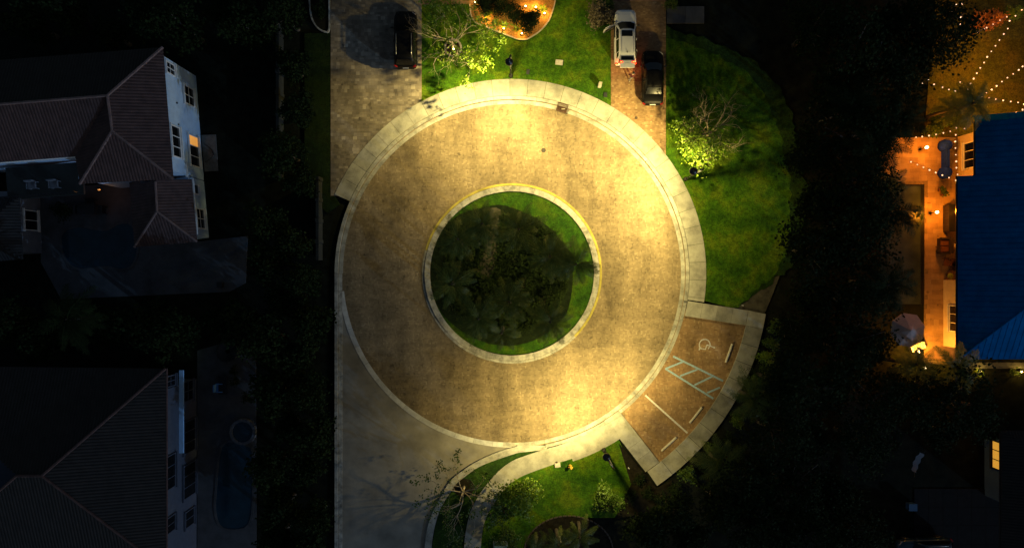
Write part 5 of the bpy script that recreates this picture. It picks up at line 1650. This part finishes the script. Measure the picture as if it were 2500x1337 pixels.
MB().lathe([(0.24, 0.44), (0.26, 0.48), (0.24, 0.52)], n=18).build("seat", plain("green_cushion", (0.24, 0.32, 0.02), 0.8), st_, True)
for q in range(3):
    a = q * 2.094
    MB().tube([(0.06 * math.cos(a), 0.06 * math.sin(a), 0.45), (0.2 * math.cos(a), 0.2 * math.sin(a), 0)], 0.018, 6).build("leg", M['black'], st_)
p = W(2326, 532, 0.9)
ct = thing("bar_counter", "long black counter on the patio against the porch", "counter", (p.x, p.y, 0.05))
MB().box((0, 0, 0.44), (0.62, 2.2, 0.88)).build("cabinet", M['black'], ct)
MB().box((0, 0, 0.905), (0.70, 2.3, 0.05)).build("worktop", M['black'], ct)
for q in range(4):
    MB().box((-0.315, -0.82 + q * 0.54, 0.45), (0.03, 0.48, 0.7)).build("door", sofa_m, ct)
for q, (dy, c_) in enumerate(((0.5, (0.7, 0.65, 0.55)), (0.1, (0.5, 0.04, 0.03)), (-0.3, (0.5, 0.04, 0.03)), (-0.7, (0.7, 0.65, 0.55)))):
    bt = thing("bottle", ["pale bottle at the north end of the black counter", "red bottle second from the north on the black counter", "red bottle third from the north on the black counter", "pale bottle at the south end of the black counter"][q], "bottle", (p.x + 0.24, p.y + dy, 0.98))
    MB().lathe([(0.05, 0), (0.05, 0.2), (0.02, 0.26), (0.02, 0.32)], n=10).build("glass_body", plain("bottle_glass", c_, 0.2), bt, True)
    MB().lathe([(0.024, 0.32), (0.024, 0.35)], n=8).build("cap", M['black'], bt)
# planter pots at the wall corner
for px, py, q, lab in ((2297, 463, 0, "dark potted plant by the stepped wall corner"), (2303, 474, 1, "potted plant with green leaves below its neighbour at the wall corner")):
    p = W(px, py, 0.3)
    t = thing("potted_plant", lab, "plant", (p.x, p.y, 0.05))
    MB().lathe([(0.14, 0), (0.2, 0.32), (0.21, 0.36), (0.17, 0.34)], n=12).build("pot", wood_m, t, True)
    lv, cs = dense_crown(random.Random(720 + q), 0.26, 0.26, 0.22, 0.62, 14, 14, 0.11, 0.12)
    lv.build("foliage", M['leaf_mid'], t)
# parasol
p = W(2222, 806, 2.4)
pa = thing("parasol", "pale pink-lit parasol at the south end of the patio", "parasol", (p.x, p.y, 0.0), R(14))
pm = plain("parasol_cloth", (0.55, 0.45, 0.42), 0.85, 0.1)
NPS = 8
for q in range(NPS):
    a0, a1 = 2 * math.pi * q / NPS, 2 * math.pi * (q + 1) / NPS
    r_ = 1.45
    MB().add([(0, 0, 2.55), (r_ * math.cos(a0), r_ * math.sin(a0), 2.05), (r_ * math.cos(a1), r_ * math.sin(a1), 2.05), (r_ * math.cos(a1), r_ * math.sin(a1), 1.93), (r_ * math.cos(a0), r_ * math.sin(a0), 1.93)], [(0, 1, 2), (1, 4, 3, 2)]).build("canopy_panel", pm, pa)
MB().tube([(0, 0, -0.03), (0, 0, 2.65)], 0.025, 8).build("pole", M['trim'], pa)
MB().lathe([(0.25, -0.03), (0.25, 0.05), (0.06, 0.1)], n=14).build("base", M['black'], pa)
p = W(2241, 846, 0.4)
wp = thing("glare_box", "long white box added to glare under the very bright patio lamp", "planter", (p.x, p.y, -0.03), R(18))  # white box added beside the lamp so its surfaces blow out
for sx, sy, l_, w_ in ((0, -0.24, 1.2, 0.08), (0, 0.24, 1.2, 0.08), (-0.56, 0, 0.08, 0.398), (0.56, 0, 0.08, 0.398)):
    MB().box((sx, sy, 0.25), (l_, w_, 0.5)).build("side_panel", M['trim'], wp)
MB().box((0, 0, 0.2), (1.03, 0.398, 0.36)).build("white_fill", M['trim'], wp)
# wall-washing garden lights south of the house
for px, lab in ((2391, "garden spotlight in the bed south of the blue roof, near the palm"), (2489, "garden spotlight in the bed south of the blue roof, at the far end")):
    p = W(px, 906, 0.1)
    t = uplight(px, 906, lab, 70, (1.0, 0.55, 0.08))
struct("path", MB().prism([P2(2350, 884), P2(2560, 884), P2(2560, 899), P2(2350, 899)], -0.03, 0.04), M['deck'], "narrow strip of paving lit by spotlights below the blue roof", "path")
shrub("shrub", "small lit shrub by the western spotlight below the blue roof", at_crown(2385, 908, 0.3), 0.4, 0.4, 0.6, 731, 'leaf', 16, 18, 0.09)
shrub("shrub", "small lit shrub by the eastern spotlight below the blue roof", at_crown(2478, 908, 0.3), 0.5, 0.35, 0.5, 732, 'leaf_mid', 16, 18, 0.09)
lantern(2257, 897, "small pinkish lantern in the planting below the patio", 40, (1.0, 0.5, 0.15), 0.5)

# ------------------------------------------------------------------ string lights
bulb_me = MB().lathe([(0.018, 0.0), (0.022, -0.05), (0.055, -0.10), (0.105, -0.19), (0.09, -0.22), (0.03, -0.24)], n=8).mesh("bulb", M['bulb_white'], True)
def string(label, pts, z=3.2, glow=85.0, every=3):
    w = [W(px, py, z - 0.12) + Vector((0, 0, 0.12)) for px, py in pts]
    t = thing("string_light", label, "string lights", (w[0].x, w[0].y, 0), 0, "strings of party bulbs")
    o0 = Vector((w[0].x, w[0].y, 0))
    cord = []
    for i, a in enumerate(w):
        cord.append(a - o0 + Vector((0, 0, 0.03)))
        if i + 1 < len(w):
            cord.append((a + w[i + 1]) / 2 - o0 + Vector((0, 0, 0.06)))
    MB().tube(cord, 0.008, 4).build("cord", M['black'], t)
    for i, a in enumerate(w):
        link("bulb", bulb_me, t, a - o0, None, [rnd.uniform(0.45, 0.7)] * 3)
        if i % every == 1:
            d = bpy.data.lights.new("bulb_glow", 'POINT'); d.energy = glow; d.color = (1.0, 0.40, 0.035); d.shadow_soft_size = 0.2
            o = bpy.data.objects.new("bulb_glow", d); col.objects.link(o); o.parent = t; o.location = a - o0 + Vector((0, 0, -0.5))
    return t
zc = lambda L, oy=0: [(2060 + x / 4.177, oy + y / 4.177) for x, y in L]
string("longest diagonal string of bulbs across the amber lawn", zc([(1815, 105), (1750, 165), (1690, 215), (1670, 295), (1630, 350), (1585, 412), (1545, 470), (1502, 527), (1463, 582), (1428, 640), (1390, 695), (1355, 748), (1325, 803), (1290, 855), (1265, 910), (1270, 962)]))
string("second diagonal string of bulbs, nearer the blue roof", zc([(1880, 640), (1825, 680), (1785, 715), (1727, 757), (1668, 795), (1612, 835), (1560, 878), (1510, 915), (1452, 950), (1405, 993), (1350, 1030)]))
string("short gently curved string of bulbs crossing the lower amber lawn", zc([(1480, 1000), (1550, 1013), (1625, 1025), (1700, 1037), (1775, 1047), (1835, 1065), (1890, 1080)]))
string("string of bulbs just above the blue roof's north eave", zc([(1880, 1095), (1825, 1120), (1757, 1150), (1690, 1167), (1618, 1193), (1562, 1218), (1490, 1240)]))
string("short upright string of bulbs at the top of the garden", zc([(1210, -20), (1205, 42), (1198, 110), (1195, 180), (1187, 250)]), glow=18)
string("short slanted string of bulbs left of the upright one", zc([(1180, -10), (1145, 50), (1110, 115), (1080, 185)]), glow=18)
string("string of bulbs along the orange shrubs at the lawn top", zc([(1295, 360), (1360, 330), (1430, 300), (1455, 285), (1520, 250), (1590, 210), (1660, 175)]), glow=22)
string("scattered string of bulbs among the dark trees", zc([(587, 748), (625, 700), (800, 850), (865, 820), (920, 862), (1005, 893), (1070, 915), (1135, 930), (1185, 840)]), glow=6, z=4.2)
string("string of bulbs along the patio's northern hedge", zc([(735, 190), (800, 182), (870, 172), (940, 160), (1015, 145), (1083, 130), (1145, 95), (1230, 100)], 290), glow=9)
string("upright string of bulbs beside the house wall", zc([(1140, 165), (1137, 232), (1137, 300), (1140, 368), (1148, 435), (1148, 500), (1158, 568)], 290), glow=9)
string("diagonal string of bulbs over the orange patio", zc([(685, 440), (748, 468), (812, 495), (875, 522), (938, 548), (1005, 575), (1072, 600), (1140, 628)], 290), glow=9)

# ================================================================== dark house, lower right
h4 = thing("house", "dark house with one yellow lit window in a blue wall", "house", (0, 0, 0))
xw = P2(2404, 0)[0]
y0_, y1_ = P2(0, 1208)[1], P2(0, 1072)[1]
MB().prism([(xw, y0_), (60, y0_), (60, y1_), (xw, y1_)], -0.03, 3.3).build("wall", M['stucco_blue'], h4)
xe4 = W(2444, 0, 3.4).x
ya4, yb4 = W(0, 1050, 3.4).y, W(0, 1500, 3.4).y
r4 = MB().box((46, -18, 3.0), (0.3, 0.3, 0.1)).build("roof", M['tile_dark'], h4)
roof_face([(xe4, ya4, 3.4), (xe4, yb4, 3.4), (54, yb4 + 4, 8.4), (54, ya4 - 8, 8.4)], r4, M['tile_dark'], 0.24)
roof_face([(62, ya4, 3.4), (xe4, ya4, 3.4), (54, ya4 - 8, 8.4)], r4, M['tile_dark'], 0.24)
MB().tube([(xe4 - 0.04, ya4, 3.32), (xe4 - 0.04, yb4, 3.32)], 0.06, 6).build("gutter", M['fence'], r4)
M['glass_lit'] = emit("lit_window_yellow", (1.0, 0.50, 0.06), 0.55)
wall_window(h4, (xw, y0_), (xw, y1_), W(0, 1114, 2).y - y0_, 2.35, 1.0, 2.7, 3, 1, out=(-1, 0), lit={(0, 0), (1, 0), (2, 0)}, frame_mat=M['fence'])
drv = struct_root("driveway", "dark grey driveway in front of the blue-walled house", "driveway")
for q in range(6):
    for r_ in range(4):
        MB().prism([P2(2232 + q * 35, 1192 + r_ * 45), P2(2266.5 + q * 35, 1192 + r_ * 45), P2(2266.5 + q * 35, 1236.5 + r_ * 45), P2(2232 + q * 35, 1236.5 + r_ * 45)], -0.03, 0.02).build("driveway_slab", M['dark_slab'], drv)
c = W(2258, 1342, 0.8)
make_car("parked_car", "dark blue car at the lower right on the dark driveway", (c.x, c.y), R(90 + 2), M['car_dark'], 4.6, 1.9, 1.0, 1.05, 1.6, True, z=0.02)
p = W(2236, 1126, 0.3)
ham = thing("hammock", "pale grey wavy hammock in the dark yard beside the blue wall", "hammock", (p.x, p.y, -0.03), R(66))
hm = MB()
n_ = 12
vs = []
for q in range(n_ + 1):
    s_ = q / n_ - 0.5
    for sy in (-1, 1):
        vs.append((s_ * 1.7, sy * (0.26 - 0.1 * abs(s_)) + 0.05 * math.sin(q * 1.6), 0.45 + 0.9 * s_ * s_))
hm.add(vs, [(2 * q, 2 * q + 1, 2 * q + 3, 2 * q + 2) for q in range(n_)])
hm.build("cloth", M['stucco_grey'], ham)
for sx in (-1, 1):
    MB().tube([(sx * 0.85, 0, 0.68), (sx * 1.2, 0, 1.0), (sx * 1.3, 0, 0)], 0.02, 5).build("stand_leg", M['black'], ham)
p = W(2226, 1236, 0.4)
bn = thing("storage_bin", "small blue bin at the corner of the dark driveway", "bin", (p.x, p.y, 0.0))
MB().box((0, 0, 0.28), (0.6, 0.5, 0.56), taper=1.1).build("box", M['stucco_blue'], bn)
MB().box((0, 0, 0.59), (0.7, 0.6, 0.06)).build("lid", M['stucco_blue'], bn)

# ================================================================== dark woods and hedges
PROTO = []
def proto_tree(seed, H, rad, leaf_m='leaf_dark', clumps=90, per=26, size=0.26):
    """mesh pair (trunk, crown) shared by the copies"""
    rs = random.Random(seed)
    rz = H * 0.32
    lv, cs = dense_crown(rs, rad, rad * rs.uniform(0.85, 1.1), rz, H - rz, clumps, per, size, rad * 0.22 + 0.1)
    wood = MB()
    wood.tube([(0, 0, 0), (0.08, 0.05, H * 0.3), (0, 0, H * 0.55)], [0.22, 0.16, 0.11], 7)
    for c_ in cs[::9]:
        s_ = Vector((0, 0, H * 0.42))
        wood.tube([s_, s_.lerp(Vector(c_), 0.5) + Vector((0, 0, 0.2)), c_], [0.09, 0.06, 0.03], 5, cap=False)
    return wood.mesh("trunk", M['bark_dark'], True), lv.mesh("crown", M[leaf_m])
PT = [proto_tree(901, 6.5, 2.6), proto_tree(902, 7.5, 3.0), proto_tree(903, 5.5, 2.2), proto_tree(904, 8.5, 2.8)]
PS = [proto_tree(911, 5.0, 1.7), proto_tree(912, 6.0, 1.9), proto_tree(913, 4.2, 1.5)]
def wood_tree(px, py, pm, lab, grp, q, zc=5.0):
    rs = random.Random(int(px * 13 + py))
    p = W(px, py, zc)
    t = thing("broadleaf_tree", lab, "tree", (p.x, p.y, -0.03), rs.uniform(0, 6.28), grp)
    sc_ = rs.uniform(0.85, 1.12)
    link("trunk", pm[0], t, None, None, [sc_] * 3)
    link("crown", pm[1], t, None, None, [sc_] * 3)
    return t
east = [(2000, 60), (2090, 130), (2185, 55), (2262, 30), (2045, 225), (2150, 205), (2240, 150), (2290, 90), (1995, 365), (2095, 335), (2020, 490), (2085, 440), (1990, 610), (2085, 600), (2005, 730), (2100, 735), (1965, 830), (2060, 850), (2140, 850), (2095, 540)]
for q, (px, py) in enumerate(east):
    wood_tree(px, py, PT[q % 4], "dark tree in the unlit wood between the lawn and the orange patio", "dark trees of the eastern wood", q)
south = [(1960, 950), (2055, 970), (2150, 975), (2250, 970), (1905, 1060), (2005, 1090), (2110, 1080), (1840, 1170), (1945, 1205), (2050, 1215), (1770, 1245), (1870, 1290), (1975, 1310), (1660, 1270), (1700, 1335), (2090, 1310), (2345, 985), (2330, 1060), (1590, 1310)]
for q, (px, py) in enumerate(south):
    wood_tree(px, py, PT[(q + 1) % 4] if px > 1800 else PS[q % 3], "dark tree in the unlit wood south-east of the parking bay", "dark trees of the south-eastern wood", q)
west = [(650, 640), (735, 690), (675, 745), (755, 790), (650, 830), (715, 880), (670, 960), (750, 965), (690, 1050), (765, 1065), (660, 1140), (735, 1165), (680, 1245), (762, 1275), (665, 1325), (742, 1345), (640, 540), (700, 590)]
for q, (px, py) in enumerate(west):
    wood_tree(px, py, PS[q % 3], "dark tree in the hedge line west of the straight kerb", "dark trees west of the straight kerb", q, 4.0)
for q, (px, py) in enumerate([(60, 50), (160, 20), (250, 70), (345, 30), (440, 60), (520, 20), (600, 60), (690, 30), (700, 150), (715, 260), (690, 370), (720, 440)]):
    wood_tree(px, py, PS[q % 3], "dark tree in the unlit garden behind the upper house", "dark trees behind the upper house", q, 4.0)
for q, (px, py) in enumerate([(40, 790), (250, 805), (340, 790), (430, 815), (520, 780), (590, 790), (100, 840)]):
    wood_tree(px, py, PS[(q + 1) % 3], "dark tree between the two houses with tiled roofs", "dark trees between the two tiled houses", q, 4.0)

for q, (px, py, h, sc_, lab) in enumerate([
        (2165, 690, 6.0, 1.2, "tall palm with pale ribs west of the dark pool basin"), (2160, 525, 6.0, 1.25, "palm leaning over the north end of the dark pool basin"), (2140, 350, 6.5, 1.3, "palm overhanging the upper patio's western corner"),
        (2185, 300, 6.0, 1.2, "palm north of the upper patio corner"), (2335, 895, 4.5, 1.0, "palm silhouetted at the patio's south end by the eave"), (2375, 255, 5.0, 1.0, "palm between the amber lawn and the patio"),
        (2318, 265, 3.0, 0.8, "small lit palm left of the one by the amber lawn"), (1845, 975, 4.0, 1.05, "palm with green fronds beside the middle of the bay walk"), (1765, 1135, 4.0, 1.05, "palm with a bright frond south of the bay walk"),
        (2225, 890, 4.0, 0.95, "palm beside the very bright patio lamp"), (2085, 255, 6.0, 1.1, "palm deep in the dark eastern wood"), (165, 782, 6.0, 1.2, "palm between the two tiled houses"), (2160, 450, 3.5, 0.75, "palm lit yellow at the patio's inner corner"), (1905, 935, 5.0, 1.1, "dark palm east of the bay shrubs")]):
    p = W(px, py, h)
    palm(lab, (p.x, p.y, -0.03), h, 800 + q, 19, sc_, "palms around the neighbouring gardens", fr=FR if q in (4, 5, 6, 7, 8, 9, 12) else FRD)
for q, (px, py, r_, m_, lab) in enumerate([
        (2300, 295, 1.1, 'leaf', "bright lit shrub north of the patio"), (2335, 300, 0.9, 'leaf_mid', "lit shrub at the foot of the patio palm"), (2280, 318, 0.8, 'leaf_mid', "reddish lit shrub at the north-west of the patio"), (2395, 55, 1.2, 'leaf_or', "orange leaved shrub along the top of the amber lawn"), (2430, 45, 1.1, 'leaf_or', "orange leaved shrub right of its twin on the amber lawn"), (2478, 30, 1.0, 'leaf', "yellow lit shrub at the top corner of the amber lawn"), (2225, 905, 1.0, 'leaf_mid', "lit shrub below the very bright patio lamp"), (2300, 905, 1.0, 'leaf_dark', "dark shrub under the palm by the eave")]):
    if m_ == 'leaf_or' and 'leaf_or' not in M:
        M['leaf_or'] = leaf_mat("orange_leaf", (0.30, 0.09, 0.01), (0.42, 0.16, 0.015))
    shrub("shrub", lab, at_crown(px, py, 0.8), r_, r_ * 0.7, 1.3, 840 + q, m_, 34, 24, 0.15)
# shrubs outside the bay walk
bay_sh = [(-11.5, 650, 'leaf_mid'), (-15, 655, 'leaf_mid'), (-18.5, 648, 'leaf'), (-21, 665, 'leaf_mid'), (-24, 648, 'leaf_mid'), (-27, 655, 'leaf_mid'), (-33, 650, 'leaf_mid'), (-37, 660, 'leaf_dark'), (-41, 650, 'leaf_mid'), (-45, 660, 'leaf_dark'), (-49, 648, 'leaf_mid'), (-53, 655, 'leaf_dark')]
names_ = ["northern corner", "wheelchair space", "wheel stop of the wheelchair space", "blue hatching's north", "blue hatching", "blue hatching's south", "middle space's north side", "middle space", "middle space's south side", "white parking line", "southern space", "southern corner"]
for q, (an, rp, m_) in enumerate(bay_sh):
    x, y = pol(rp, an)
    shrub("bay_shrub", "green shrub outside the bay walk opposite the " + names_[q], (x, y, -0.03), rnd.uniform(0.55, 0.8), rnd.uniform(0.55, 0.8), rnd.uniform(0.7, 1.1), 860 + q, m_, 28, 24, 0.14, "shrubs along the outer bay walk")
struct("planting_bed", MB().prism([P2(*p) for p in [(1724, 737), (1800, 751), (1866, 766), (1885, 720), (1905, 668), (1870, 690), (1830, 715), (1805, 742)]], -0.03, 0.06), plain("dry_mound", (0.075, 0.07, 0.045), 0.95, 0.5, 2.0, bmp=0.6), "dry pale soil mound at the bay's northern corner", "planting bed")
struct("planting_bed", MB().prism([P2(*p) for p in [(1510, 1080), (1604, 1190), (1640, 1172), (1640, 1240), (1500, 1265), (1540, 1180)]], -0.03, 0.112), M['mulch'], "brown mulch patch between the lower lawn and bay walk", "planting bed")
for q, (px, py) in enumerate([(1560, 1170), (1580, 1205), (1540, 1210), (1610, 1215)]):
    shrub("low_shrub", ["low shrub in the mulch nearest the bay corner lamp", "low shrub just south-west of the bay walk's tip", "low dark shrub beside the smaller round tree", "low dark shrub below the bay walk's tip"][q], at_crown(px, py, 0.3), 0.6, 0.6, 0.5, 880 + q, 'leaf_dark', 20, 20, 0.12)
# garden walls west of the road
for x0_, y0_, x1_, y1_, lab in ((785, 440, 785, 640, "weathered low garden wall west of the turning circle"), (690, -20, 690, 440, "dark garden wall beside the narrow western lawn")):
    t = thing("garden_wall", lab, "wall")
    n_ = max(2, int(abs(y1_ - y0_) / 50))
    for q in range(n_):
        ya, yb = P2(0, y0_ + (y1_ - y0_) * q / n_)[1], P2(0, y0_ + (y1_ - y0_) * (q + 1) / n_)[1]
        x = P2(x0_, 0)[0]
        MB().box((x, (ya + yb) / 2, 0.62), (0.16, abs(yb - ya) - 0.32, 1.3)).build("wall_panel", M['fence'], t)
        MB().box((x, ya, 0.72), (0.3, 0.3, 1.5)).build("pier", M['fence'], t)
        MB().box((x, (ya + yb) / 2, 1.31), (0.24, abs(yb - ya) - 0.32, 0.08)).build("coping", M['fence'], t)
# curved planter at the top of the wide driveway
pk = thing("planter_kerb", "curved planter kerb at the top of the wide driveway", "kerb")
pts = [(805, -30), (805, 10), (805, 45), (804, 79), (790, 78), (775, 68), (762, 45), (757, 10), (757, -30)]
sp = smooth_line(pts, 24)
for a, b_ in zip(sp, sp[1:]):
    A, B = Vector(P2(*a)), Vector(P2(*b_)); c_ = (A + B) / 2; d_ = B - A
    MB().box((c_.x, c_.y, 0.09), (d_.length - 0.01, 0.12, 0.24), math.atan2(d_.y, d_.x)).build("kerb_stone", M['kerb_old'], pk)
struct("planting_bed", MB().prism([P2(*p) for p in sp], -0.03, 0.12), M['mulch'], "dark planter bed at the top of the wide driveway", "planting bed")
shrub("shrub", "dark shrub in the curved planter by the wide driveway", at_crown(780, 25, 0.5), 0.6, 0.9, 0.9, 890, 'leaf_dark', 28, 22, 0.13)
